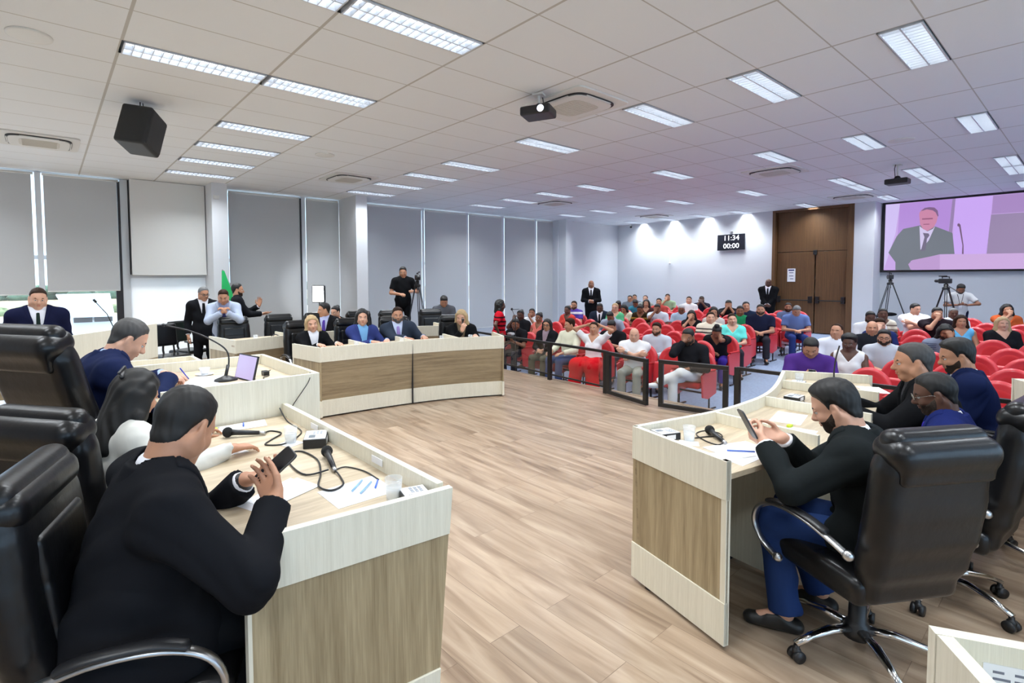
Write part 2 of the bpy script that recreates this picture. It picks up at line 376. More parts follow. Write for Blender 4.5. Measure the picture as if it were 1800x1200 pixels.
def person(label, at, face, sit=True, s=1.0, lean=0, side=0, head=(0, 0, 0), L=None, R=None, skin='tan', hair='short', hairc='black', beard=None,
           top='shirt', topc=(.7, .7, .7), shirtc=(.8, .8, .84), tie=None, botc=(.03, .03, .04), bulk=1.0, fem=False, vox=.014, legs=None, glasses=False,
           sleeve=1.0, shoe=(.015, .015, .015), group=None, handpose=None, skirt=False, watch=None, lanyard=None, extra=None, hx=0.0, stripes=None, zoff=0.0, hipz=None):
    """face: yaw in degrees of the way the body faces.  All joints are laid out in the person's own frame (x forward, y left)."""
    near = vox < .009
    root = thing('person', label, 'person', (at[0], at[1], at[2] + zoff), math.radians(face), group); root.scale = (s, s, s)
    ln, sd = math.radians(lean), math.radians(side)
    T = rotm(0, ln, sd); spd = T @ np.array([0, 0, 1.0]); fx = T @ np.array([1.0, 0, 0]); ly = T @ np.array([0, 1.0, 0])
    hz = hipz if hipz else (.56 if sit else .93); H = np.array([hx, 0, hz]); NB = H + spd * .485
    sw = (.165 if fem else .19) * (1 + (bulk - 1) * .6)
    SH = {1: NB - spd * .065 + ly * sw, -1: NB - spd * .065 - ly * sw}
    hy, hp, hr = [math.radians(q) for q in head]
    na = ln * .8 + hp * .45; NT = NB + np.array([math.sin(na), 0, math.cos(na)]) * .085 + np.array([0, -math.sin(hr + sd) * .03, 0])
    HR = rotm(hy, hp + ln * .3, hr); HCn = NT + HR @ np.array([.012, 0, .060])
    # arms
    A = {}
    for sg, a in ((1, L), (-1, R)):
        if a is None: a = ((.30, .10 * sg, hz + .10), (0, .5 * sg, -1), (1, -.4 * sg, -.1), (0, 0, -1)) if sit else ((.02, .25 * sg, .84), (-1, .3 * sg, 0), (.05, 0, -1), (0, -sg, 0))
        wr, pole = a[0], a[1]; e, wv = ik(SH[sg], wr, .285, .255, pole)
        A[sg] = (e, wv, a[2] if len(a) > 2 else wv - e, a[3] if len(a) > 3 else (0, 0, -1), a[4] if len(a) > 4 else (.3, .4, .3), a[5] if len(a) > 5 else .5)
    # legs
    G = {}
    for sg in (1, -1):
        hip = H + np.array([0, .09 * sg, -.02])
        if legs and sg in legs: kn, an, fd = [np.array(q, float) for q in legs[sg]]
        elif sit: kn = np.array([hx + .43, .13 * sg, hz - .02]); an = np.array([hx + .45, .13 * sg, .09]); fd = np.array([1, .2 * sg, 0])
        else: kn = np.array([.02, .10 * sg, .50]); an = np.array([0, .11 * sg, .09]); fd = np.array([1, .25 * sg, 0])
        G[sg] = (hip, kn, an, nrm(fd))
    def torso(f, chestf=1.0):
        q = [ell(NB - spd * .17 + fx * .01, ((.112 + f) * bulk * .98, (.158 if not fem else .140) * bulk + f, .20 + f), T, .05),
             ell(H + spd * .17 + fx * .02 * bulk, (.108 * bulk ** 1.6 + f, (.145 if not fem else .122) * bulk ** 1.3 + f, .19), T, .07),
             ell(H + spd * .02, (.12 * bulk + f, (.165 if not fem else .17) * bulk + f, .14 + f), T, .06),
             cone(SH[1] - ly * .03, SH[-1] + ly * .03, .064 + f, .064 + f, .06)]
        for sg in (1, -1):
            q.append(cone(NB + spd * .035 + ly * .02 * sg, SH[sg] - ly * .01 * sg + spd * .005, .038 + f, .050 + f, .05))
            if fem: q.append(ell(NB - spd * .20 + fx * .085 * bulk + ly * .07 * sg, (.052 + f, .058 + f, .058 + f), T, .03))
        return q
    def arm(sg, f, upto=2.0, flat=False):
        e, wv = A[sg][0], A[sg][1]; b = bulk ** .7 * (.86 if fem else 1)
        if upto <= 1: return [cone(SH[sg], SH[sg] + (e - SH[sg]) * upto, .056 * b + f, .047 * b + f * 1.5, .05, flat=True)]
        t = min(upto - 1, 1)
        return [cone(SH[sg], e, .056 * b + f, .042 * b + f, .05), cone(e, e + (wv - e) * t, .043 * b + f, (.043 - .014 * t) * b + f, .02, flat=t < .99 or flat)]
    def leg(sg, f, t=1.0):
        hip, kn, an, fd = G[sg]; b = bulk ** .6
        return [cone(hip, kn, .088 * b + f, .058 * b + f, .05), cone(kn, kn + (an - kn) * t, .056 * b + f, .040 + f * 1.3 + (.018 if f > .008 else 0), .03, flat=t < 1)]
    # head
    def hp_(q): return HCn + HR @ np.array(q, float)
    hd = [ell(hp_((-.012, 0, .034)), (.096, .077, .086), HR, .03), ell(hp_((.022, 0, -.030)), (.066, .060, .082), HR, .03),
          ell(hp_((.052, 0, -.092)), (.030, .030, .022), HR, .03), cone(hp_((.083, 0, .010)), hp_((.106, 0, -.026)), .0075, .0125, .012),
          ell(hp_((.096, 0, -.032)), (.013, .018, .009), HR, .008), ell(hp_((.070, 0, .022)), (.018, .046, .011), HR, .02)]
    for sg in (1, -1):
        hd += [ell(hp_((.058, .036 * sg, -.028)), (.024, .024, .024), HR, .02), ell(hp_((.086, .031 * sg, .006)), (.014, .016, .010), HR, .012, 'sub'),
               ell(hp_((-.008, .079 * sg, -.002)), (.016, .009, .029), HR @ rotm(-.40 * sg, 0, 0), .006), ell(hp_((-.002, .088 * sg, .004)), (.008, .006, .014), HR @ rotm(-.40 * sg, 0, 0), .003, 'sub'), ell(hp_((-.004, .070 * sg, -.055)), (.035, .012, .03), HR, .03)]
    base = [h_ for n_, h_ in enumerate(hd) if n_ in (0, 1, 2, 6, 10, 11, 15)]
    hd += [ell(hp_((.084, 0, -.058)), (.010, .024, .011), HR, .012), ell(hp_((.092, 0, -.0575)), (.02, .026, .0022), HR, .004, 'sub')]
    nb = .056 * (.88 if fem else 1) * bulk ** .5
    hd.insert(3, cone(NB - spd * .02, hp_((-.025, 0, -.055)), nb + .006, nb, .03))
    body = hd + torso(-.012)
    for sg in (1, -1):
        body += arm(sg, -.002) + leg(sg, -.006)
        hp = A[sg]; body += hand_prims(hp[1], hp[2], hp[3], sg, hp[4], hp[5], fr=(.95 if near else 1.15) * (.9 if fem else 1))
        hip, kn, an, fd = G[sg]; body += [cone(an, an + fd * .13 - np.array([0, 0, .05]), .034, .026, .02)]
    sk = skin_m(skin)
    sdf_obj('body', body, vox, sk, root)
    # face details
    for sg in (1, -1):
        if near or vox < .013:
            mb = MB(); mb.sphere((0, 0, 0), .0118, 8); o = mb.obj('eye', mat('eye_white', (.75, .73, .70), .25), root, True, world=False); o.location = hp_((.0745, .031 * sg, .0045))
            mb = MB(); mb.sphere((0, 0, 0), .0058, 6, (.45, 1, 1)); i = mb.obj('iris', mat('iris', (.03, .018, .012), .2), o, True, world=False); i.location = HR @ np.array([.0102, 0, 0]); i.rotation_euler = Matrix(HR).to_euler()
            lid = [ell(hp_((.0755, .031 * sg, .0115)), (.0135, .0155, .0062), HR, 0)]
            sdf_obj('eyelid', lid, .003, sk, root)
        bc = HAIRC.get(hairc if hairc not in ('blonde', 'white', 'grey') else 'brown')
        pr = [cone(hp_((.086, .014 * sg, .0215)), hp_((.083, .034 * sg, .027)), .0035, .0038, .004), cone(hp_((.083, .034 * sg, .027)), hp_((.070, .049 * sg, .021)), .0038, .0022, .004)]
        if near: sdf_obj('eyebrow', pr, .003, mat('hair_' + hairc, HAIRC[hairc], .6), root)
        elif vox < .02:
            pr = [cone(hp_((.084, .012 * sg, .022)), hp_((.076, .046 * sg, .024)), .007, .006, .002)]
            sdf_obj('eyebrow', pr, .006, mat('brow_dark', bc, .7), root)
    lipm = mat('lips_' + skin, tuple(c * f for c, f in zip(SKIN[skin], (.78, .52, .52))), .45)
    if near or fem: sdf_obj('lips', [ell(hp_((.0855, 0, -.0525)), (.0108, .021, .0055), HR, .002), ell(hp_((.0845, 0, -.0635)), (.0112, .019, .0062), HR, .002)], .003 if near else .006, lipm, root)
    hm = mat('hair_' + hairc, HAIRC[hairc], .55, spec=.10, bump=.6, bscale=120, stretch=(1, 1, .25))
    hv = max(vox * .85, .0045)
    def hf(fn):              # evaluate a rule in head coordinates
        c = HCn; Rm = HR
        def g(X, Y, Z):
            x, y, z = X - c[0], Y - c[1], Z - c[2]
            return fn(Rm[0, 0] * x + Rm[1, 0] * y + Rm[2, 0] * z, Rm[0, 1] * x + Rm[1, 1] * y + Rm[2, 1] * z, Rm[0, 2] * x + Rm[1, 2] * y + Rm[2, 2] * z)
        return g
    rec_ = .022 if hair == 'receding' else 0
    HX = np.array([-.2, -.085, -.06, -.035, -.018, .004, .016, .024, .036, .052, .07, .2]); HZ = np.array([-.085, -.078, -.060, -.010, .022, .026, -.006, .030, .056 + rec_ * 1.5, .072 + rec_, .082 + rec_ * .8, .10])
    def hairt(th, topk):
        def g(x, y, z):
            ins = z - np.interp(x, HX, HZ); w = np.clip(ins / .028, -1, 1)
            nz = .0009 * np.sin(260 * x + 90 * z + 3 * np.sin(80 * y)) + .0008 * np.sin(230 * y + 70 * x + 2 * np.sin(60 * z))
            return th * w * (1 + topk * np.clip((z - .04) / .07, 0, 1)) + nz * np.clip(ins / .02, 0, 1) - np.where(w < 0, .004, 0)
        return hf(g)
    skull = [ell(hp_((-.012, 0, .034)), (.096, .077, .086), HR, .03), ell(hp_((.022, 0, -.030)), (.066, .060, .082), HR, .03), cone(NB - spd * .02, hp_((-.025, 0, -.055)), nb + .006, nb, .03)]
    for sg in (1, -1): skull.append(ell(hp_((-.004, .070 * sg, -.055)), (.035, .012, .03), HR, .03))
    th, tk = {'crop': (.0035, .2), 'short': (.006, .9), 'full': (.009, 1.6), 'receding': (.006, .4), 'afro': (.022, .9)}.get(hair, (.008, .6))
    line = hf(lambda x, y, z: (.85 * (x - .075) - (z - .070)) * .75)
    if hair != 'bald':
        if vox > .01: th = max(th, .0075)
        lowc = hf(lambda x, y, z: -z - .082)
        hp2 = skull + [(hairt(th, tk), None, None, 0, 'off'), cut(lowc)]
        if hair in ('long', 'longwave', 'bob'):
            bl = {'long': -.27, 'longwave': -.25, 'bob': -.13}[hair]
            hp2 = [ell(hp_((-.016, 0, .036)), (.108, .090, .100), HR, 0), cut(line)]
            for sg in (1, -1):
                hp2 += [cone(hp_((.012, .072 * sg, .035)), hp_((-.005, .088 * sg, -.10)), .028, .032, .03), cone(hp_((-.005, .088 * sg, -.10)), hp_((.015 if hair != 'bob' else -.01, .092 * sg, bl)), .034, .026, .03)]
            hp2 += [cone(hp_((-.055, 0, .0)), hp_((-.07, 0, bl)), .065, .055, .04), cone(hp_((-.05, .05, .0)), hp_((-.055, .05, bl)), .05, .04, .04), cone(hp_((-.05, -.05, .0)), hp_((-.055, -.05, bl)), .05, .04, .04)]
            hp2 += [(hf(lambda x, y, z: .0022 * np.sin(150 * y + 40 * x + 4 * np.sin(16 * z)) + .0016 * np.sin(95 * x - 60 * y + 5 * np.sin(13 * z + 2))), None, None, 0, 'off'), ell(hp_((.085, 0, -.03)), (.078, .066, .110), HR, .012, 'sub')]
        if hair == 'bun': hp2.append(ell(hp_((-.09, 0, .09)), (.04, .045, .04), HR, .01))
        if hair == 'topbun': hp2.append(ell(hp_((-.03, 0, .15)), (.045, .05, .04), HR, .01))
        if hair == 'pony': hp2 += [cone(hp_((-.10, 0, .05)), hp_((-.13, 0, -.12)), .03, .022, .02)]
        sdf_obj('hair', hp2, hv, hm, root)
    if beard:
        th = .003 if near else .0055
        def bfn(x, y, z):
            top = -.042 + np.clip(.058 - x, 0, .06) * .72; bk_ = .008 + np.clip(-z - .03, 0, .1) * .25
            a = np.minimum(top - z, x - bk_); return th * np.clip(a / .008, -1, 1) - np.where(a < 0, .004, 0)
        bw = hf(bfn)
        bp = base + [(bw, None, None, 0, 'off'), cut(hf(lambda x, y, z: -.002 - x)), cut(hf(lambda x, y, z: -z - .118)), ell(hp_((.095, 0, -.058)), (.03, .019, .009), HR, 0, 'sub'),
              ell(hp_((.07, .0, -.01)), (.05, .045, .028), HR, 0, 'sub')]
        sdf_obj('beard', bp, hv, mat('beard_' + beard, (.040, .028, .022) if beard == 'black' else (.075, .048, .034) if beard == 'brown' else (.13, .115, .105), .9, spec=.15, bump=.5, bscale=150), root)
    if glasses:
        mb = MB()
        for sg in (1, -1):
            pts = [hp_((.100 - .012 * abs(math.sin(0)), .031 * sg, .004) + np.array([0, .022 * math.cos(q), .015 * math.sin(q)])) for q in np.linspace(0, 2 * PI, 13)]
            mb.tube(pts, .0018 if near else .003, 5); mb.tube([hp_((.098, .053 * sg, .008)), hp_((.02, .078 * sg, .010)), hp_((-.01, .080 * sg, .0))], .0016 if near else .003, 5)
        mb.tube([hp_((.101, .010, .006)), hp_((.104, 0, .009)), hp_((.101, -.010, .006))], .0018, 5)
        mb.obj('glasses', mat('spectacle_metal', (.35, .33, .30), .25, metal=.9) if near else black, root, True, world=False)
    # clothing
    def folds(a, f=1.0, off=0.0):
        return ((lambda X, Y, Z: np.clip(a * np.clip((np.sqrt((X - NB[0]) ** 2 + (Y - NB[1]) ** 2 + (Z - NB[2]) ** 2) - .13) / .08, 0, 1) * (np.sin((34 * Z + 16 * X + 5 * np.sin(7 * Y + off)) * f) * (.5 + .5 * np.sin(11 * X + 13 * Y + 5 * Z + off)) + .5 * np.sin((52 * Y + 30 * Z + 4 * np.sin(9 * X)) * f + off) * np.clip(np.sin(8 * Z + 6 * Y + off), 0, 1)), -.0035, 1)), None, None, 0, 'off')
    fa = .010 if near else (.004 if vox < .0125 else .0)
    def tf(fn):              # rule in torso coordinates, origin at the neck base
        def g(X, Y, Z):
            x, y, z = X - NB[0], Y - NB[1], Z - NB[2]
            return fn(T[0, 0] * x + T[1, 0] * y + T[2, 0] * z, T[0, 1] * x + T[1, 1] * y + T[2, 1] * z, T[0, 2] * x + T[1, 2] * y + T[2, 2] * z)
        return g
    cv = max(vox * 1.15, .0075); tm = cloth('%d_%d_%d' % tuple(int(c * 999) for c in topc), topc)
    floor_cut = tf(lambda x, y, z: -(z + .56))
    if top == 'suit':
        wedge = lambda w0, zb: tf(lambda x, y, z: np.maximum(np.maximum(np.abs(y) - w0 * np.clip((z + zb) / zb, 0, 1.6), np.maximum(-x, x - .215 * bulk)), -(z + zb)))
        xl = .215 * bulk
        wd = wedge(.072, .34)
        neckhole = [cone(NB - spd * .02, NT + spd * .05, nb + .022, nb + .022, .004, 'sub')]
        jk = torso(.020)
        if sit: jk += [cone(H + np.array([.02, .10, -.01]), H + np.array([.16, .12, 0]), .115 * bulk, .095 * bulk, .06), cone(H + np.array([.02, -.10, -.01]), H + np.array([.16, -.12, 0]), .115 * bulk, .095 * bulk, .06)]
        else: jk += [cone(H, H - np.array([0, 0, .12]), .165 * bulk, .17 * bulk, .06)]
        jk += [cone(NB - spd * .045, NB + spd * .016 - fx * .008, nb + .042, nb + .024, .03, flat=True)]
        sdf_obj('jacket', jk + [cut(wd, 'sub')] + neckhole + arm(1, .019, 1.93) + arm(-1, .019, 1.93) + [folds(fa, 1, at[0])], cv, tm, root)
        if near:
            cl = [cone(NB - spd * .055 - fx * .004, NB + spd * .030 - fx * .012, nb + .058, nb + .030, 0, flat=True), cone(NB - spd * .08, NT + spd * .05, nb + .020, nb + .020, 0, 'sub'), cut(wedge(.085, .34), 'sub'), cut(tf(lambda x, y, z: -(z + .050 + .25 * np.clip(-x, -.2, .2))))]
            sdf_obj('jacket_collar', cl, .006, tm, root)
        sh = torso(.007) + [cone(NB - spd * .03, NB + spd * .036, nb + .017, nb + .011, .02, flat=True)] + arm(1, .009, 1.97, True) + arm(-1, .009, 1.97, True)
        sdf_obj('shirt', sh, min(cv, .0075), cloth('shirt%d' % int(sum(shirtc) * 99), shirtc), root)
        if near or vox < .02:
            lp = torso(.025) + [cut(wedge(.072 + .045, .34)), cut(wd, 'sub')] + neckhole
            sdf_obj('lapel', lp, cv, tm, root)
        if tie is not None:
            tw = tf(lambda x, y, z: np.maximum(np.maximum(np.abs(y) - (.016 - .045 * np.clip(z + .03, -.3, 0)) * (1 if near else 1.4), z + .012), np.maximum(-x, -(z + .36))))
            sdf_obj('tie', torso(.016) + [cone(NB + fx * (nb + .01) - spd * .03, NB + fx * (nb + .03) - spd * .06, .018, .014, .01)] + [cut(tw)], cv * .9, cloth('tie%d_%d' % (int(tie[0] * 99), int(tie[2] * 99)), tie, .5), root)
    else:
        f = .012
        gp = torso(f, 1)
        if not sit: gp += [cone(H, H - np.array([0, 0, .06]), .150 * bulk, .152 * bulk, .05)]
        slv = {'shirt': 1.9, 'tee': .72, 'polo': .68, 'blouse': 1.5, 'tank': 0, 'hoodie': 1.93}[top] * (1 if sleeve == 1 else sleeve)
        if slv > 0: gp += arm(1, f + .004, slv) + arm(-1, f + .004, slv)
        gp += [cone(NB - spd * .03, NT + spd * .05, nb + .012, nb + .012, 0, 'sub')]
        gp.append(folds(fa, 1, at[0]))
        if top in ('blouse', 'tank') or fem: gp += [cut(tf(lambda x, y, z: np.maximum(np.maximum(np.abs(y) - .75 * (z + .13), np.maximum(-x, x - .2 * bulk)), -(z + .13))), 'sub')]
        if top == 'tank':
            gp += [cut(tf(lambda x, y, z: np.abs(y) - (sw + .012)))]
        sdf_obj({'shirt': 'shirt', 'tee': 'tshirt', 'polo': 'polo_shirt', 'blouse': 'blouse', 'tank': 'sleeveless_top', 'hoodie': 'hooded_sweater'}[top], gp, cv, tm, root)
        if top in ('shirt', 'polo'): sdf_obj('collar', [cone(NB - spd * .02, NB + spd * .035, nb + .022, nb + .012, 0, flat=True), cone(NB - spd * .05, NB + spd * .10, nb + .004, nb + .004, 0, 'sub'), cut(tf(lambda x, y, z: np.maximum(np.abs(y) - .35 * (z + .05), -x)), 'sub')], min(cv, .009), tm if stripes is None else cloth('collar', (.8, .8, .8)), root)
        if top == 'hoodie': sdf_obj('hood', [ell(NB - fx * .06 + spd * .03, (.07, .10, .06), T, 0), cone(NB - spd * .05, NT + spd * .05, nb + .01, nb + .01, 0, 'sub')], cv, tm, root)
        if stripes is not None:
            per, col, nm = stripes
            st = torso(f + .004) + arm(1, f + .008, slv * .98) + arm(-1, f + .008, slv * .98) + [cut(tf(lambda x, y, z: np.abs(np.mod(z + 5, per) - per / 2) - per * .22)), cut(tf(lambda x, y, z: z + .03))]
            sdf_obj('stripes', st, min(cv, .01), cloth('stripe' + nm, col), root)
    bm = cloth('%d_%d_%d' % tuple(int(c * 999) for c in botc), botc)
    if skirt:
        k = G[1][1]; a = G[1][2]; sp = [ell(H, (.15, .19, .13), None, .05), cone(G[1][0], G[1][1] + np.array([0, .03, 0]), .11, .13, .08), cone(G[-1][0], G[-1][1] - np.array([0, .03, 0]), .11, .13, .08),
            cone(G[1][1], G[1][2] + np.array([.03, .06, .02]), .12, .12, .08, flat=True), cone(G[-1][1], G[-1][2] + np.array([.03, -.06, .02]), .12, .12, .08, flat=True)]
        sdf_obj('skirt', sp, cv, bm, root)
    else:
        pr = [ell(H + np.array([0, 0, .0]), (.13 * bulk, .175 * bulk, .13), None, .05)]
        for sg in (1, -1): pr += leg(sg, .010, .97)
        pr.append(folds(fa, 1, at[1] + 2))
        sdf_obj('trousers', pr, cv, bm, root)
    sm = mat('shoe_%d' % int(sum(shoe) * 99), shoe, .4)
    for sg in (1, -1):
        hip, kn, an, fd = G[sg]
        toe = an + fd * .15 + np.array([0, 0, -.055 if an[2] < .12 else -.04]); heel = an - fd * .045 + np.array([0, 0, -.05])
        sp = [cone(heel, toe, .038, .034, .02), cone(an + fd * .02 - np.array([0, 0, .02]), an + fd * .06 - np.array([0, 0, .035]), .040, .036, .03)]
        if an[2] < .15: sp.append(cut(lambda X, Y, Z: .004 - Z + 0 * X + 0 * Y))
        sdf_obj('shoe', sp, min(cv, .012), sm, root)
    if watch: 
        e, wv = A[watch][0], A[watch][1]; dv = nrm(wv - e)
        sdf_obj('wristwatch', [cone(wv - dv * .035, wv - dv * .015, .034 * bulk ** .7, .033 * bulk ** .7, 0)], .005 if near else .009, blackp if near else alum, root)
    if lanyard:
        st = torso(.018 if top != 'suit' else .03) + [cut(tf(lambda x, y, z: np.maximum(np.maximum(np.abs(np.abs(y) - .06 * (z + .32) / .32) - .006, -x), np.maximum(z, -(z + .32)))))]
        sdf_obj('lanyard', st, .006, cloth('lanyard%d' % int(lanyard[0] * 99), lanyard), root)
        c = NB + fx * .155 * bulk - spd * .34; mb = MB(); mb.cbox(c, (.004, .03, .045)); mb.obj('badge', paper, root, world=False)
    root['_hc'] = 0; del root['_hc']
    J = dict(root=root, A=A, HC=HCn, HR=HR, NB=NB, T=T, H=H, s=s)
    return J
def toworld(J, p):
    return wm(J['root']) @ Matrix.Diagonal((J['s'],) * 3 + (1,)) @ V(p)
# ------------------------------------------------------------------ room shell
def sbox(name, a, b, m, bev=0): return struct(MB().box(a, b).obj(name, m, bevel=bev))
struct(MB().box((-5, -5.5, -.5), (6.78, YW + .3, 0)).obj('floor', planks()))
mb = MB(); mb.add([(6.78, -5.5, zf(6.78)), (19.6, -5.5, zf(19.6)), (19.6, YW + .3, zf(19.6)), (6.78, YW + .3, zf(6.78))], [(0, 1, 2, 3)])
mb.add([(6.78, -5.5, -.8), (19.6, -5.5, -.8), (19.6, YW + .3, -.8), (6.78, YW + .3, -.8)], [(0, 3, 2, 1)])
struct(mb.obj('floor_carpet', carpet))
sbox('trim_1', (6.72, -5.5, -.33), (6.80, YW, .004), mat('step_nosing', hexc(140, 120, 100), .4))
LT = {0: [2, 5], 1: [2, 5, 8, 10, 12, 14], 4: [-2, 0, 2, 5, 8, 10, 12, 14], 7: [-2, 0, 2, 5, 8, 10, 12, 14], 10: [-2, 0, 2, 5, 8, 10, 12, 14], 11: [-2, 0, 2], 13: [-2, 2, 5, 8, 10, 12, 14], -2: [-5, -2, 2, 5, 8, 10, 12, 14]}
LT[1] += [0, -2, -5, -8]; LT[4] += [-5, -8]; LT[7] += [-5, -8]
holes = {(i, 2 * j) for i, js in LT.items() for j in js}
mb = MB()                     # tiled ceiling, left open where the light fittings sit
for i in range(-5, 17):
    for j in range(-26, 36):
        x0, y0 = GX + TX * i, GY + TY * j / 2; x1, y1 = min(x0 + TX, 19.6), min(y0 + TY / 2, YW + .3)
        if x0 < 19.6 and y0 < YW + .3 and (i, j) not in holes: mb.add([(x0, y0, HC), (x0, y1, HC), (x1, y1, HC), (x1, y0, HC)], [(0, 1, 2, 3)])
mb.box((-6, -6, HC + .12), (20, YW + .3, HC + .3))
struct(mb.obj('ceiling', ceiling_mat()))
# far wall with the tall door and the screen bay
DY0, DY1 = 4.47, 6.60
sbox('wall_far', (XW, DY1, -.8), (XW + .9, YW + .3, HC), white)
sbox('wall_far_pier', (XW, 4.0, -.8), (XW + .9, DY0, HC), white)
sbox('wall_screen', (18.78, -5.5, -.8), (19.6, 4.02, HC), mat('white_paint_dimmed', (.54, .56, .59), .7))  # same white paint as the other walls, darkened to stand for weaker light
sbox('wall_door_backing', (XW + .6, DY0, -.8), (XW + .9, DY1, HC), white)
mb = MB(); mb.box((-5, -5.5, -.8), (19.6, -5.2, .45)); mb.box((-5, -5.5, 3.5), (19.6, -5.2, HC))
xs_ = [-5, -4.4, -1.6, -1.3, 1.5, 1.8, 4.6, 4.9, 7.7, 8.0, 10.8, 19.6]
for k in range(0, len(xs_), 2): mb.box((xs_[k], -5.5, .45), (xs_[k + 1], -5.2, 3.5))
struct(mb.obj('wall_right', white))
gm = mat('window_glass', (.96, .98, 1), .02, alpha=.06)
for k in range(1, len(xs_) - 1, 2):  # unseen windows, added to bring in daylight from behind the camera
    wn = thing('window_%d' % (20 + k // 2), 'unseen window added in the wall behind the camera for daylight', 'window', (xs_[k], -5.35, .45)); struct(wn)
    MB().box((xs_[k], -5.37, .45), (xs_[k + 1], -5.36, 3.5)).obj('pane', gm, wn)
    mb = MB(); mb.box((xs_[k], -5.40, 1.9), (xs_[k + 1], -5.33, 1.96)); mb.box(((xs_[k] + xs_[k + 1]) / 2 - .03, -5.40, .45), ((xs_[k] + xs_[k + 1]) / 2 + .03, -5.33, 3.5)); mb.obj('window_frame', mat('window_frame', (.62, .66, .70), .5), wn)
sbox('wall_rear', (-5.2, -5.5, -.8), (-5, YW + .3, HC), white)
# door: wooden portal up to the ceiling with two leaves
XD = XW + .16; zd = 0.0
d = thing('door_1', 'tall brown wooden double door with push bars in the far wall', 'door', (XD, 5.53, zd)); struct(d)
mb = MB(); mb.box((XD, DY0 + .16, 2.50), (XD + .05, DY1 - .10, HC - .07)); mb.obj('transom_panel', door_m, d, bevel=.004)
for y0, y1 in ((DY0 + .16, 5.44), (5.47, DY1 - .10)):
    lf = MB().box((XD, y0, zd + .01), (XD + .05, y1, 2.485)).obj('door_leaf', door_m, d, bevel=.004)
    mb = MB(); mb.tube([(XD - .07, y0 + .1, 1.0), (XD - .07, y1 - .08, 1.0)], .017, 8); mb.obj('push_bar', black, lf)
    mb = MB(); mb.cbox((XD - .04, y0 + .09, 1.02), (.04, .05, .10)); mb.cbox((XD - .04, y1 - .07, 1.02), (.04, .05, .10)); mb.obj('bar_housing', black, lf, bevel=.008)
mb = MB(); mb.box((XW - .01, DY0, zd), (XD + .05, DY0 + .15, HC - .002)); mb.box((XW - .01, DY1 - .09, zd), (XD + .05, DY1, HC - .002)); mb.box((XW - .01, DY0 + .15, HC - .07), (XD + .05, DY1 - .09, HC - .002))
mb.obj('door_frame', door_m, d, bevel=.004)
mb = MB(); mb.cbox((XD - .02, 5.455, 2.46), (.03, .05, .07)); mb.obj('door_catch', black, d, bevel=.005)
sg = MB().box((XD - .012, 5.98, 1.57), (XD - .001, 6.20, 1.98)).obj('notice', paper); sg.name = 'notice'
tag(sg, 'white printed notice stuck on the left leaf of the wooden door', 'notice')
nb_ = mat('notice_print', hexc(40, 50, 110), .6)
for i, (z, h, y0, y1) in enumerate(((1.93, .02, 6.01, 6.17), (1.85, .012, 6.03, 6.15), (1.75, .012, 6.03, 6.15), (1.66, .012, 6.03, 6.12))):
    pass
mb = MB()
for z, h, y0, y1 in ((1.93, .02, 6.01, 6.17), (1.85, .010, 6.03, 6.15), (1.75, .010, 6.03, 6.15), (1.66, .010, 6.03, 6.12)): mb.box((XD - .0135, y0, z - h), (XD - .0115, y1, z + h))
mb.obj('printed_text', nb_, sg)['kind'] = 'stuff'
# ------------------------------------------------------------------ window wall
sbox('wall_window_top', (-5, YW - .02, HC - .02), (14.75, YW + .3, HC), white)
sbox('wall_window_end', (14.40, YW - .33, -.8), (19.6, YW + .3, HC), white)
sbox('wall_window_sill', (-5, YW + .02, -.8), (14.6, YW + .3, .12), white)
for i, (x0, x1, y0) in enumerate(((2.80, 3.11, 11.86), (6.03, 6.34, 11.60), (14.42, 14.78, 11.95))):
    sbox('column_%d' % (i + 1), (x0, y0, -.8), (x1, YW + .25, HC), white)
frame_m = mat('window_frame', (.62, .66, .70), .5)
darkm = mat('dark_gap', (.02, .02, .025), .6)
mull = [(-.09, .0), (1.24, 1.37), (3.12, 3.30), (5.01, 5.13), (6.34, 6.48), (8.66, 8.74), (10.34, 10.43), (11.86, 11.98), (13.46, 13.56), (-1.95, -1.8), (-3.9, -3.75)]
for i, (a, b) in enumerate(mull): sbox('mullion_%d' % (i + 1), (a, YW - .06, .12), (b, YW + .10, HC - .02), frame_m)
bays = [(-3.75, -1.95), (-1.8, -.09), (.0, 1.24), (3.30, 5.01), (5.13, 6.03), (6.48, 8.66), (8.74, 10.34), (10.43, 11.86), (11.98, 13.46), (13.56, 14.42)]
for i, (a, b) in enumerate(bays):
    wn = thing('window_%d' % (i + 1), 'tall window bay behind a roller blind', 'window', ((a + b) / 2, YW, .12)); struct(wn)
    MB().box((a, YW + .04, .12), (b, YW + .05, HC - .02)).obj('pane', gm, wn)
    mb = MB(); mb.box((a, YW, 2.16), (b, YW + .06, 2.24)); mb.box((a, YW, .12), (b, YW + .06, .2)); mb.obj('window_frame', frame_m, wn)
zb = {1: 1.50, 2: 1.55, 0: 1.5}
names = ['', 'leftmost grey roller blind, its lower edge showing the yard', 'grey roller blind over the yard window behind the lectern',
         'tall grey roller blind behind the man gesturing in a dark suit', 'narrow grey roller blind lit by the studio lamp',
         'grey roller blind behind the camera operator in black', 'grey roller blind behind the man in a grey t-shirt', 'grey roller blind behind the woman in red',
         'grey roller blind third from the far corner column', 'narrow grey roller blind next to the far column']
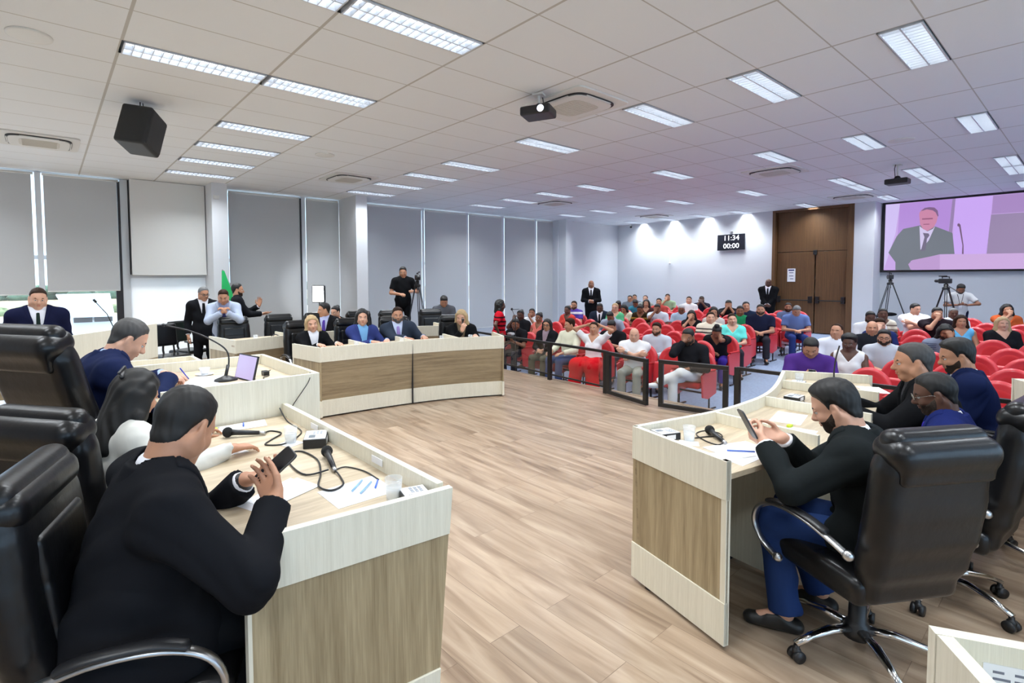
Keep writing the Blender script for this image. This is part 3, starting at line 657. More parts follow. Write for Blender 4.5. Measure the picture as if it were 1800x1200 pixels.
for i, (a, b) in enumerate(bays):
    if i == 0: continue
    z0 = zb.get(i, .14); g0, g1 = (.055, .05) if i in (1,) else ((.035, .05) if i == 2 else ((.004, .03) if i == 5 else (.004, .005)))
    r = thing('roller_blind', names[i], 'blind', ((a + b) / 2, YW - .06, HC - .05))
    MB().box((a + g0, YW - .075, z0), (b - g1, YW - .071, HC - .08)).obj('blind_cloth', blind, r)
    mb = MB(); mb.tube([(a + .02, YW - .06, HC - .055), (b - .02, YW - .06, HC - .055)], .026, 12); mb.obj('blind_roller', whitep, r, True)
    mb = MB(); mb.tube([(a + g0, YW - .073, z0), (b - g1, YW - .073, z0)], .011, 8); mb.obj('bottom_bar', whitep, r, True)
r = thing('roller_blind', 'white roller blind drawn halfway beside the first column', 'blind', (2.08, YW - .2, HC - .05))
MB().box((1.39, YW - .235, 1.862), (2.78, YW - .231, HC - .01)).obj('blind_cloth', blindw, r)
mb = MB(); mb.tube([(1.39, YW - .233, 1.862), (2.78, YW - .233, 1.862)], .009, 8); mb.obj('bottom_bar', whitep, r, True)
sbox('wall_window_panel', (1.37, YW - .05, 1.80), (2.80, YW + .2, HC - .02), white); sbox('wall_window_panel_sill', (1.37, YW - .05, -.5), (2.80, YW + .2, .12), white)
wn = thing('window_12', 'white panel below the white blind, made translucent to look brightly lit', 'window', (2.08, YW, .12)); struct(wn); MB().box((1.37, YW - .03, .12), (2.80, YW - .02, 1.80)).obj('backlit_sheet', translucent('backlit_sheet', (.9, .9, .9), .32), wn)  # bright white panel made a translucent sheet, standing in for light on it
sbox('trim_2', (1.372, YW - .10, 1.87), (1.392, YW - .05, HC - .02), darkm)
sbox('trim_3', (1.12, YW - .07, .12), (1.24, YW - .02, 1.56), darkm); sbox('trim_5', (4.975, YW - .10, .14), (5.012, YW - .076, HC - .06), darkm); sbox('trim_6', (6.345, YW - .10, .0), (6.385, YW - .06, HC - .06), darkm); sbox('trim_4', (1.195, YW - .07, 1.56), (1.24, YW - .02, HC - .06), darkm)
# ------------------------------------------------------------------ yard outside
ym = mat('yard_concrete', hexc(196, 198, 198), .9, var=.08, vscale=.1)
struct(MB().box((-160, -120, -5.6), (260, 135, -5.5)).obj('yard_ground', ym))
fm = mat('field_grass', hexc(150, 132, 100), .95, var=.3, vscale=.06, stretch=(1, 4, 1))
struct(MB().box((-260, 135, -5.6), (400, 400, -5.48)).obj('field_ground', fm))
def leafy(name, label, c, n, spread, r, col, seed):
    rnd = random.Random(seed); mb = MB()
    for _ in range(n):
        mb.sphere((c[0] + rnd.uniform(-1, 1) * spread[0], c[1] + rnd.uniform(-1, 1) * spread[1], c[2] + rnd.uniform(0, 1) * spread[2]), r * rnd.uniform(.6, 1.2), 4, (1.3, 1, .8))
    o = mb.obj(name, mat(name + '_leaves', col, .95, var=.4, vscale=.5), None, True); tag(o, label, 'trees'); o['kind'] = 'stuff'; return o
leafy('treeline', 'dark green line of trees beyond the field outside', (0, 262, -5.5), 260, (110, 12, 5), 3.0, hexc(92, 112, 84), 3)
leafy('hedge', 'low green scrub at the near edge of the dry field outside', (0, 150, -5.5), 200, (60, 9, .8), 1.5, hexc(128, 136, 92), 4)
sh = thing('shed', 'white shed with a ribbed sheet roof outside the window', 'shed', (2.5, 50, -5.5))
wr = mat('shed_roof', hexc(228, 236, 240), .5)
A_, B_, C_, D_ = V((.66, 55, .63)), V((4.42, 55, .63)), V((3.25, 38, -.33)), V((1.15, 38, -.30)); mb = MB(); dz = V((0, 0, -.12))
mb.add([D_, C_, B_, A_, D_ + dz, C_ + dz, B_ + dz, A_ + dz], [(0, 1, 2, 3), (7, 6, 5, 4), (0, 4, 5, 1), (1, 5, 6, 2), (2, 6, 7, 3), (3, 7, 4, 0)])
for k in range(1, 17):
    t = k / 17; p, q = D_.lerp(A_, t), C_.lerp(B_, t); mb.tube([p + V((0, 0, .01)), q + V((0, 0, .01))], .05, 4)
mb.obj('roof', wr, sh)
mb = MB(); mb.add([(1.2, 38.4, -5.5), (3.2, 38.4, -5.5), (4.2, 54.6, -5.5), (.8, 54.6, -5.5), (1.2, 38.4, -.42), (3.2, 38.4, -.42), (4.2, 54.6, .5), (.8, 54.6, .5)], [(0, 3, 2, 1), (4, 5, 6, 7), (0, 1, 5, 4), (1, 2, 6, 5), (2, 3, 7, 6), (3, 0, 4, 7)]); mb.obj('wall', ym, sh)
mb = MB(); mb.box((1.25, 38.2, -.75), (2.15, 38.3, -.45)); mb.box((2.25, 38.2, -.75), (3.15, 38.3, -.45)); mb.obj('shed_opening', darkm, sh)
def car(x, y, rz, col, label):
    c = thing('car', label, 'car', (x, y, -5.5), rz, None); m = mat('car_paint_%d' % int(col[0] * 99), col, .25, coat=.6)
    sdf_obj('car_body', [rbox((0, 0, .62), (2.1, .85, .30), .22, None, .1), ell((-.2, 0, 1.0), (1.35, .74, .50), None, .12)], .06, m, c)
    sdf_obj('car_window', [ell((-.2, 0, 1.08), (1.22, .78, .36), None, 0), cut(lambda X, Y, Z: np.maximum(.98 - Z, Z - 1.36) + 0 * X + 0 * Y)], .06, mat('car_glass', (.03, .04, .05), .1), c)
    for a in (-1.3, 1.3):
        for b in (-.8, .8): mb = MB(); mb.tube([(a, b - .1, .32), (a, b + .1, .32)], .32, 14); mb.obj('wheel', blackp, c, True, world=False)
car(-3.4, 58, .3, (.7, .7, .72), 'white car parked in the yard, left of the man at the lectern')
car(.1, 66, 2.6, (.62, .63, .65), 'pale car parked in the yard beyond the first one')
# ------------------------------------------------------------------ ceiling fittings
mlum = mat('lamp_tube', (.9, .95, 1), .5, emit=(.90, .96, 1.0), es=LAMP)
mref = mat('lamp_reflector', (.62, .65, .70), .3, spec=.6)
fx0 = thing('ceiling_light', 'x', 'light', (0, 0, HC))
mb = MB(); L2, W2 = .605, .145
mb.box((-L2, -W2, .0), (L2, -W2 + .012, .10)); mb.box((-L2, W2 - .012, .0), (L2, W2, .10)); mb.box((-L2, -W2, .0), (-L2 + .012, W2, .10)); mb.box((L2 - .012, -W2, .0), (L2, W2, .10)); mb.box((-L2, -.006, .0), (L2, .006, .045))
mb.v = [(x, y, z - .012) for x, y, z in mb.v]; mb.obj('housing', mref, fx0, world=False)
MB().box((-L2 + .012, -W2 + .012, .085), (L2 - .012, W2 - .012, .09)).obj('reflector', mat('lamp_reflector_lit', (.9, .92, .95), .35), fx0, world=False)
for s_ in (-1, 1): mb = MB(); mb.tube([(-L2 + .03, .072 * s_, .062), (L2 - .03, .072 * s_, .062)], .013, 6); mb.obj('lamp_tube', mlum, fx0, True, world=False)
mb = MB()
for k in range(15):
    x = -L2 + .075 * (k + 1) + .005; mb.box((x - .003, -W2 + .012, -.010), (x + .003, W2 - .012, .028))
mb.obj('louvre', mref, fx0, world=False)
la = bpy.data.lights.new('lamp_light', 'AREA'); la.shape = 'RECTANGLE'; la.size = 1.15; la.size_y = .25; la.energy = FIX; la.color = (.90, .955, 1.0); la.spread = math.radians(132)
lo = bpy.data.objects.new('lamp_light', la); C.objects.link(lo); lo.parent = fx0; lo.location = (0, 0, -.016)   # faces down; the louvre's cut-off angle is its spread
# a shallow recess over each fitting keeps the tubes clear of the ceiling slab
ordn = ['first', 'second', 'third', 'fourth', 'fifth', 'sixth', 'seventh', 'eighth', 'ninth', 'tenth', 'eleventh', 'twelfth']
colname = {0: 'leftmost line, over the president', 1: 'second line from the left', 4: 'third line, over the desks', 7: 'fourth line, over the front seats', 10: 'fifth line, over the rear seats', 11: 'short line doubling the fifth', 13: 'line nearest the far wall', -2: 'line left of the president', 99: ''}
first = True
for i, js in LT.items():
    for n, j in enumerate(sorted(js, reverse=True)):
        x = GX + TX * (int(i) + .5); y = GY + TY * j + .156
        lab = 'recessed louvred light, %s from the windows, %s' % (ordn[n], colname[i])
        if first: fx0.location = (x, y, HC + .0); fx0['label'] = lab; fx0['group'] = 'recessed ceiling lights'; first = False
        else: dup(fx0, (x, y, HC + .0), 0, lab)
def squircle(a, b, n, p=4.0):
    return [(math.copysign(abs(math.cos(t)) ** (2 / p), math.cos(t)) * a, math.copysign(abs(math.sin(t)) ** (2 / p), math.sin(t)) * b) for t in [2 * PI * k / n for k in range(n)]]
ac = thing('air_conditioner', 'x', 'air conditioner', (0, 0, HC))
mb = MB(); mb.prism(squircle(.47, .47, 48, 14), -.02, 0); mb.obj('panel', whitep, ac, world=False, bevel=.004)
mb = MB(); mb.prism(squircle(.38, .38, 48, 5), -.034, -.021); mb.obj('vent_slot', darkm, ac, world=False)
mb = MB(); mb.prism(squircle(.355, .355, 48, 5), -.046, -.034); mb.obj('cover', whitep, ac, world=False, bevel=.004)
mb = MB(); mb.prism(squircle(.235, .235, 40, 5), -.050, -.046)
for k in range(11): mb.box((-.2, -.2 + k * .04 - .004, -.054), (.2, -.2 + k * .04 + .004, -.050))
mb.obj('grille', mat('grille_beige', (.60, .58, .52), .6), ac, world=False)
for k in range(4):
    a = k * PI / 2; c, s_ = math.cos(a), math.sin(a); R_ = Matrix.Rotation(a, 4, 'Z')
    MB().box((.358, -.22, -.045), (.372, .22, -.030), R_).obj('louvre_flap', whitep, ac, world=False)
acs = [(4.98, 4.02, 'behind the nearer projector'), (4.91, 9.73, 'near the second column'), (11.26, 4.1, 'over the middle of the seats'), (11.0, 9.51, 'near the third column'), (16.07, 9.53, 'over the rear left seats'), (16.47, 4.12, 'in front of the wooden door'), (0.01, 9.86, 'at the far left near the windows')]
for k, (x, y, t) in enumerate(acs):
    lab = 'square white ceiling cassette air conditioner ' + t
    if k == 0: ac.location = (x, y, HC); ac['label'] = lab; ac['group'] = 'ceiling air conditioners'
    else: dup(ac, (x, y, HC), 0, lab)
sp = thing('ceiling_speaker', 'x', 'speaker', (0, 0, HC))
mb = MB(); mb.lathe([(.001, -.012), (.14, -.012), (.15, -.006), (.152, 0)], n=32); mb.obj('grille', mat('speaker_grille', (.50, .49, .44), .7), sp, True, world=False)
mb = MB(); mb.lathe([(.14, -.013), (.158, -.010), (.16, 0), (.14, 0)], n=32); mb.obj('rim', whitep, sp, True, world=False)
for k, (x, y, t) in enumerate([(-.03, 5.71, 'above the left edge of the president desk'), (3.69, 8.16, 'between the lights above the second row of desks'), (10.05, 6.27, 'above the left block of seats'), (10.25, 1.98, 'above the right block of seats')]):
    lab = 'round beige ceiling speaker ' + t
    if k == 0: sp.location = (x, y, HC); sp['label'] = lab; sp['group'] = 'round ceiling speakers'
    else: dup(sp, (x, y, HC), 0, lab)
# wall washer spots
for k, y in enumerate((10.81, 9.64, 8.41, 7.17)):
    t = thing('spotlight', '%s small recessed spotlight from the window side, washing the far wall' % ordn[k], 'light', (XW - .32, y, HC), 0, 'wall washing spotlights')
    mb = MB(); mb.lathe([(.035, -.004), (.055, -.006), (.06, 0), (.035, 0)], n=20); mb.obj('trim_ring', whitep, t, True, world=False)
    mb = MB(); mb.lathe([(.001, -.003), (.035, -.003), (.035, 0)], n=16); mb.obj('lamp_face', mat('spot_face', (1, 1, 1), .5, emit=(.9, .95, 1), es=2), t, world=False)
    l = bpy.data.lights.new('spot_lamp', 'SPOT'); l.energy = SPOT; l.spot_size = math.radians(95); l.spot_blend = .5; l.shadow_soft_size = .04; l.color = (.88, .94, 1)
    lo = bpy.data.objects.new('spot_lamp', l); C.objects.link(lo); lo.parent = t; lo.location = (0, 0, -.03); lo.rotation_euler = (0, math.radians(12), 0)
# hanging loudspeaker
t = thing('loudspeaker', 'large black wedge loudspeaker hanging from the ceiling at upper left', 'speaker', (.93, 7.06, HC))
R_ = rotm(math.radians(-35), math.radians(8), math.radians(-14))
sdf_obj('cabinet', [rbox((0, 0, -.33), (.17, .19, .23), .03, R_)], .009, mat('speaker_black', (.018, .019, .02), .55, bump=.3, bscale=200), t)
gr_ = np.array([0, 0, -.33]) + R_ @ np.array([.165, 0, 0]); sdf_obj('grille', [rbox(gr_, (.018, .165, .205), .012, R_)], .009, mat('speaker_grille_black', (.03, .031, .033), .7, bump=.5, bscale=400), t)
hr_ = np.array([0, 0, -.33]) + R_ @ np.array([-.02, .19, .02]); sdf_obj('handle_recess', [rbox(hr_, (.05, .006, .09), .004, R_)], .006, mat('recess_black', (.003, .003, .003), .9), t)
mb = MB(); mb.tube([(0, 0, 0), (0, 0, -.12)], .007, 6); mb.tube([(.03, .02, 0), (.035, .02, -.06), (.03, .0, -.13)], .006, 6); mb.obj('hanging_cable', black, t, True, world=False)
def projector(x, y, z, rz, label):
    t = thing('projector', label, 'projector', (x, y, HC), rz)
    d = HC - z
    sdf_obj('projector_body', [rbox((0, 0, -d), (.15, .17, .05), .02), cone((-.02, 0, -d + .03), (-.02, 0, -d + .06), .05, .05, .02)], .008, mat('projector_black', (.02, .02, .022), .4), t)
    mb = MB(); mb.lathe([(.001, .014), (.026, .014), (.034, .008), (.038, 0), (.038, -.02)], n=20, m=Matrix.Translation((.155, .07, -d)) @ Matrix.Rotation(PI / 2, 4, 'Y')); mb.obj('lens', mat('lens_glow', (.1, .1, .12), .1, emit=(.8, .85, 1), es=.8), t, True, world=False)
    mb = MB(); mb.tube([(-.02, 0, 0), (-.02, 0, -d + .05)], .016, 10); mb.cbox((-.02, 0, -.01), (.06, .06, .01)); mb.obj('mount', whitep, t, world=False)
    mb = MB(); mb.tube([(-.08, .02, 0), (-.10, .03, -.08), (-.07, .02, -d + .05)], .006, 6); mb.obj('cable', black, t, True, world=False)
projector(4.38, 4.03, 3.60, math.radians(205), 'black projector with a glowing lens hung from the ceiling in the centre')
projector(12.5, 2.45, 3.50, math.radians(0), 'small black projector hung from the ceiling in front of the screen')
# camera dome, conduit and motion sensor on the walls
t = thing('security_camera', 'small black dome camera in the far corner under the ceiling', 'camera', (17.9, 11.6, HC - .11)); mb = MB(); mb.sphere((0, 0, 0), .045, 8); mb.obj('dome', black, t, True, world=False); mb = MB(); mb.box((-.02, -.02, .03), (.02, .02, .11)); mb.obj('bracket', whitep, t, world=False)
t = thing('security_camera', 'white bullet camera on a bracket halfway up the far wall', 'camera', (XW - .12, 10.05, 2.25)); mb = MB(); mb.tube([(.10, .0, 0), (-.06, -.1, 0)], .035, 10); mb.obj('camera_body', whitep, t, True, world=False); mb = MB(); mb.tube([(.12, 0, 0), (.11, 0, 0), (.11, 0, HC - 2.26)], .010, 6); mb.obj('conduit', whitep, t, world=False)
tag(MB().box((2.83, 11.835, 3.46), (2.95, 11.858, 3.54)).obj('wall_sensor', whitep, bevel=.01), 'small white sensor at the top of the first column', 'sensor')
# clock display
t = thing('wall_clock_display', 'black digital display on the far wall reading 11:34 over 00:00', 'clock', (XW - .08, 7.84, 2.89), 0)
MB().box((XW - .10, 7.39, 2.63), (XW - .05, 8.28, 3.16)).obj('screen_panel', mat('display_black', (.012, .013, .02), .25), t, bevel=.008)
dm = mat('digit_light', (1, 1, 1), .5, emit=(.88, .92, 1), es=.5)
def facing_minus_x(x, y, z): return Matrix(((0, 0, -1, x), (-1, 0, 0, y), (0, 1, 0, z), (0, 0, 0, 1)))
text_obj('clock_digits', '11:34', .235, dm, facing_minus_x(XW - .102, 7.82, 3.03), t)
text_obj('timer_digits', '00:00', .235, dm, facing_minus_x(XW - .102, 7.82, 2.765), t)
mb = MB(); mb.box((XW - .06, 7.80, 3.16), (XW, 7.86, 3.26)); mb.obj('wall_bracket', alum, t)
# projection screen and the picture on it
SC = {
    'border': [(3.971,3.828),(1.246,3.818),(1.185,1.836),(4.061,1.833)],
    'image': [(3.908,3.758),(1.243,3.742),(1.186,1.876),(3.909,1.896)],
    'strip_left': [(3.908,3.758),(3.596,3.745),(3.673,2.915),(3.909,1.901)],
    'backdrop': [(3.596,3.745),(2.52,3.75),(2.587,2.708),(3.626,2.819)],
    'shade_bar': [(2.52,3.75),(2.461,3.753),(2.502,2.832),(2.574,2.837)],
    'wallpanel': [(2.461,3.753),(1.777,3.735),(1.844,2.275),(2.487,2.301)],
    'dark_panel': [(1.792,3.268),(1.228,3.252),(1.197,2.249),(1.858,2.275)],
    'upper_panel': [(1.77,3.74),(1.243,3.738),(1.229,3.262),(1.785,3.282)],
    'suit': [(3.16,3.107),(3.506,3.04),(3.644,2.844),(3.814,2.39),(3.652,2.117),(3.647,1.897),(3.3,1.891),(3.324,2.142),(2.721,2.304),(2.44,2.299),(2.495,2.853),(2.641,2.94),(2.84,3.054)],
    'shirt': [(3.163,3.091),(3.107,3.031),(2.995,2.933),(2.888,2.992),(2.841,3.065),(2.963,2.687),(3.125,2.439)],
    'tie': [(3.087,2.9),(2.968,2.876),(2.95,2.819),(2.998,2.734),(3.023,2.423),(3.116,2.405),(3.05,2.781)],
    'head': [(3.177,3.395),(3.17,3.461),(3.121,3.541),(3.021,3.568),(2.887,3.542),(2.809,3.424),(2.798,3.292),(2.819,3.162),(2.873,3.034),(2.995,2.944),(3.09,3.007),(3.153,3.147)],
    'hair': [(3.145,3.492),(3.071,3.573),(2.971,3.584),(2.871,3.562),(2.803,3.478),(2.782,3.334),(2.798,3.314),(2.842,3.428),(2.902,3.489),(3.02,3.53),(3.103,3.503)],
    'podium_side': [(3.374,2.052),(3.29,2.163),(2.729,2.295),(2.718,1.892),(3.318,1.903)],
    'podium': [(2.729,2.295),(1.197,2.234),(1.186,1.88),(2.718,1.892)],
    'mic': [(2.407,3.083),(2.376,3.102),(2.347,3.056),(2.274,2.517),(2.267,2.292),(2.299,2.293),(2.297,2.518),(2.373,3.005),(2.405,3.029)],
    'eyes': [(3.114,3.295),(2.896,3.29),(2.895,3.252),(3.113,3.259)],
    'mouth': [(3.085,3.141),(2.959,3.137),(2.958,3.114),(3.084,3.118)],
}
sc = thing('projection_screen', 'large black-bordered projection screen showing the man in a dark suit at a podium', 'screen', (18.72, 1.2, 1.8))
def pl(x, pts, m, name, par, dep=.002):
    mb = MB(); n = len(pts); vs = [(x, a, b) for a, b in pts] + [(x + dep, a, b) for a, b in pts]
    mb.add(vs, [tuple(range(n)), tuple(range(2 * n - 1, n - 1, -1))] + [(i, (i + 1) % n, n + (i + 1) % n, n + i) for i in range(n)]); return mb.obj(name, m, par)
def em(n, r, g, b, s=.36): c = hexc(r, g, b); return mat('shown_' + n, (.02, .02, .02), .9, emit=c, es=s)
def ext(k, y=-1.2):            # the screen runs on to the right beyond the photograph
    return [((y if a < 1.3 else a), (b if a >= 1.3 else b)) for a, b in SC[k]]
pl(18.708, ext('border', -1.3), black, 'screen_border', sc, .02)
im = pl(18.703, ext('image'), em('backdrop_light', 196, 164, 226), 'screen_image', sc)
for n_, col in (('strip_left', (206, 190, 240)), ('backdrop', (178, 140, 214)), ('shade_bar', (150, 128, 172)), ('wallpanel', (200, 166, 240)), ('upper_panel', (166, 136, 192)), ('dark_panel', (150, 132, 168))):
    pl(18.702, ext(n_), em(n_, *col), 'shown_wall', im)
pl(18.700, SC['suit'], em('suit', 112, 118, 128), 'shown_suit', im); pl(18.698, SC['shirt'], em('shirt', 206, 196, 232), 'shown_shirt', im); pl(18.696, SC['tie'], em('tie', 112, 104, 128), 'shown_tie', im)
hd_ = pl(18.696, SC['head'], em('skin', 200, 134, 166), 'shown_head', im); pl(18.694, SC['hair'], em('hair', 126, 96, 134), 'shown_hair', im); pl(18.694, SC['eyes'], em('eyes', 150, 92, 124), 'shown_eyes', im, .001); pl(18.694, SC['mouth'], em('eyes', 150, 92, 124), 'shown_mouth', im, .001)
pl(18.698, SC['podium_side'], em('podium_side', 186, 152, 204), 'shown_podium', im); pl(18.697, ext('podium'), em('podium', 200, 168, 218), 'shown_podium', im); pl(18.696, SC['mic'], em('mic', 116, 90, 120), 'shown_microphone', im)
tag(MB().box((18.60, -1.4, 3.84 - .06), (18.70, 4.08, 3.80)).obj('screen_case', black), 'long black housing of the projection screen along the ceiling', 'screen case') if False else None
# ------------------------------------------------------------------ desks
def offs(pts, d):             # shift a polyline sideways (left of its direction is +)
    out = []
    for i in range(len(pts)):
        a = V(pts[max(i - 1, 0)]); b = V(pts[min(i + 1, len(pts) - 1)]); t = (b - a).normalized(); out.append((pts[i][0] - t.y * d, pts[i][1] + t.x * d))
    return out
def smooth(pts, n=4):
    P = [V(p) for p in pts]; out = []
    for i in range(len(P) - 1):
        a = P[max(i - 1, 0)]; b = P[i]; c = P[i + 1]; d = P[min(i + 2, len(P) - 1)]
        for k in range(n):
            t = k / n; out.append(tuple(.5 * ((2 * b) + (c - a) * t + (2 * a - 5 * b + 4 * c - d) * t * t + (3 * b - a - 3 * c + d) * t ** 3)))
    out.append(tuple(P[-1])); return out
def panel(pts, z0, z1, th, lean, ztop, m, name, par, out=0, bev=.0015):
    """upright board along a polyline; its outer face stands on pts at ztop and leans inward lower down; inside is left of the direction"""
    mb = MB(); n = len(pts); rows = []
    for z, o in ((z0, -out), (z1, -out), (z1, th), (z0, th)):
        rows.append([(x, y, z) for x, y in offs(pts, o + (ztop - z) * lean)])
    vs = [p for r in rows for p in r]; fs = []
    for r in range(4):
        q = (r + 1) % 4
        for i in range(n - 1): fs.append((r * n + i, r * n + i + 1, q * n + i + 1, q * n + i))
    fs += [(0, n, 2 * n, 3 * n), (n - 1, 4 * n - 1, 3 * n - 1, 2 * n - 1)]
    mb.add(vs, fs); return mb.obj(name, m, par, bevel=bev)
def desk(name, label, front, side_a, side_b, zt, zfl, divs, group=None, endsplit=True, lean=.06, oak=None, par=.07, joints=()):
    """front: outer line seen from the hall; side_a / side_b: chair-side corners at its two ends; inside lies left of the front's direction"""
    oak = oak or oak_h; h = zt - zfl
    t = thing(name, label, 'desk', (sum(p[0] for p in front) / len(front), sum(p[1] for p in front) / len(front), zfl), 0, group)
    F = smooth(front, 4) if len(front) > 2 else front
    za, zb2 = zt - h * .207, zfl + h * .25
    panel(F, za, zt, .025, lean, zt, cream, 'front_top_board', t, .003)
    panel(F, zb2, za, .018, lean, zt, oak, 'front_oak_board', t, -.004)
    panel(F, zfl + .02, zb2, .025, lean, zt, cream, 'front_base_board', t, .003)
    for e, sd, od in ((front[0], side_a, -1), (front[-1], side_b, 1)):
        if sd is None: continue
        ln_ = [e, sd] if od == 1 else [sd, e]
        panel(ln_, za, zt, .025, 0, zt, cream, 'side_top_board', t, .003)
        panel(ln_, zb2, za, .018, 0, zt, oak_v, 'side_oak_board', t, -.004)
        panel(ln_, zfl + .02, zb2, .025, 0, zt, cream, 'side_base_board', t, .003)
        c = V(sd); d_ = (V(e) - V(sd)).normalized(); nn = V((-d_.y, d_.x)) * (-1 if od == 1 else 1)
        q = [c, c + d_ * .028, c + d_ * .028 + nn * .028, c + nn * .028]
        MB().prism([tuple(v) for v in q], zfl + .02, zt).obj('end_post', cream, t)
    inner = offs(F, .02 + par * lean); zw = zt - par
    A_, B_ = (side_a or front[0]), (side_b or front[-1])
    back = [tuple(V(A_).lerp(V(front[0]), .02)), tuple(V(B_).lerp(V(front[-1]), .02))]
    poly = inner + [back[1]]
    if divs:                  # follow the dividers' chair-side ends
        for dv in reversed(divs): poly.append(dv[1])
    poly.append(back[0])
    MB().prism(poly, zw - .028, zw).obj('worktop', top_m, t, bevel=.002)
    for a, b in divs:
        a = V(a); b = V(b); d_ = (b - a).normalized(); nn = V((-d_.y, d_.x)) * .0125; a = a + d_ * .02
        MB().prism([tuple(a + nn), tuple(a - nn), tuple(b - nn), tuple(b + nn)], zw, zt - .004).obj('divider', cream, t, bevel=.0015)
        MB().prism([tuple(a + nn + d_ * .09), tuple(a - nn + d_ * .09), tuple(b - nn - d_ * .12), tuple(b + nn - d_ * .12)], zfl + .02, zw - .028).obj('support_board', cream, t)
    for j in joints: 
        MB().box((j[0] - .0015, j[1] - .012, zfl + .02), (j[0] + .0015, j[1] + .03, zt - .01)).obj('joint_gap', darkm, t)
    mb = MB(); mb.prism(offs(F, .05 + .9 * lean) + offs(F, .08 + .9 * lean)[::-1], zfl, zfl + .02); mb.obj('foot_rail', darkm, t)
    return t
right_front = [(5.16, 1.78), (4.45, 1.585), (4.0, 1.50), (3.6, 1.49), (3.27, 1.515), (2.8, 1.61), (2.59, 1.655)]
desk('curved_desk', 'curved two-tone councillors desk at right, its oak end panel facing the camera', right_front, (5.46, 1.2), (2.41, 1.05), .90, 0,
     [((4.69, 1.63), (4.72, .99)), ((3.97, 1.50), (3.95, .86)), ((3.27, 1.515), (3.2, .92))], 'curved councillor desks', par=.07)
left_front = [(2.62, 6.05), (3.2, 6.01), (3.9, 5.92), (4.55, 5.76), (5.22, 5.48)]
desk('curved_desk', 'curved oak-fronted desk at centre with three women and a bearded man seated', left_front, (2.52, 6.70), (5.50, 6.02), .90, 0,
     [((3.27, 6.0), (3.32, 6.66)), ((3.93, 5.915), (4.03, 6.56)), ((4.60, 5.745), (4.76, 6.36))], 'curved councillor desks', joints=[(3.91, 5.93)])
back_front = [(2.04, 7.56), (2.97, 7.82), (3.87, 7.88), (4.5, 7.80), (5.19, 7.60), (5.65, 7.38)]
desk('curved_desk', 'second-row curved desk with black chairs, behind the central curved desk', back_front, (1.90, 8.45), (5.86, 8.10), .90, 0,
     [((2.97, 7.82), (2.92, 8.50)), ((4.25, 7.84), (4.3, 8.5)), ((5.0, 7.68), (5.2, 8.35))], 'curved councillor desks')
desk('curved_desk', 'second-row desk end standing behind the chairs at the right edge', [(6.15, .43), (5.66, .13), (5.15, -.10), (4.5, -.30), (3.7, -.42)], (6.4, -.25), (3.6, -1.1), .90, 0, [], 'curved councillor desks')
# raised platforms under the president's bench
stepm = grain('step_veneer', hexc(120, 100, 76), hexc(168, 148, 120), (1.2, 1.2, 20), 1.2, .4, .4)
struct(MB().box((-2.2, 1.0, 0), (1.10, 6.2, .10)).obj('floor_platform', MT['plank_floor']))
struct(MB().box((-2.2, 3.16, .10), (1.05, 4.42, .27)).obj('floor_platform_upper', stepm))
def bench(name, label, x0, x1, y0, y1, zt, zfl, near=True, far=True, par=.07, fl0=None):
    """straight bench facing +x; chair side at x0"""
    fl0 = zfl if fl0 is None else fl0
    t = thing(name, label, 'desk', ((x0 + x1) / 2, (y0 + y1) / 2, zfl)); h = zt - zfl
    F = [(x1, y0), (x1, y1)]
    za, zb2 = zt - h * .19, zfl + h * .25
    F_ = [(x1, y0 + .0), (x1, y1)]
    panel(F_, za, zt, .025, .06, zt, cream, 'front_top_board', t, .003); panel(F_, zb2, za, .018, .06, zt, oak_v, 'front_oak_board', t, -.004); panel(F_, fl0, zb2, .025, .06, zt, cream, 'front_base_board', t, .003)
    MB().prism([(x0, y0 + .02), (x1 - .02, y0 + .02), (x1 - .02, y1 - .02), (x0, y1 - .02)], zt - par - .03, zt - par).obj('worktop', top_m, t, bevel=.002)
    return t, za, zb2
# near bench (two seats): its end panel leans like the front
t, za, zb2 = bench('low_desk', 'near left two-seat desk with a man in black holding a phone', .43, 1.13, 1.52, 3.14, .99, .10, fl0=0)
E0, E1 = (.425, 1.535), (1.13, 1.46)
for z0, z1, m, n_, th, o in ((za, .99, cream, 'side_top_board', .025, .003), (.33, za, oak_v, 'side_oak_board', .018, -.004), (.02, .33, cream, 'side_base_board', .025, .003)):
    mb = MB(); lx = lambda z: (.99 - z) * .085
    a0, a1 = V(E0), V(E1); d_ = (a1 - a0).normalized(); nn = V((d_.y, -d_.x))
    def pt(e, z, dd): q = (a0 + d_ * 0 if e == 0 else a1 - d_ * lx(z)) + nn * dd; return (q.x, q.y, z)
    vs = [pt(0, z0, o), pt(1, z0, o), pt(1, z0, -th), pt(0, z0, -th), pt(0, z1, o), pt(1, z1, o), pt(1, z1, -th), pt(0, z1, -th)]
    mb.add(vs, [(0, 3, 2, 1), (4, 5, 6, 7), (0, 1, 5, 4), (1, 2, 6, 5), (2, 3, 7, 6), (3, 0, 4, 7)]); mb.obj(n_, m, t, bevel=.0015)
MB().prism([(.425, 1.53), (.437, 1.53), (.437, 1.56), (.425, 1.56)], .02, .985).obj('end_post', cream, t)
MB().box((.05 + .4, 1.56, .4), (.47, 3.1, .42)).obj('footrest_rail', darkm, t) if False else None
MB().box((1.03, 1.6, .1), (1.045, 3.1, .6)).obj('inner_board', oak_v, t)
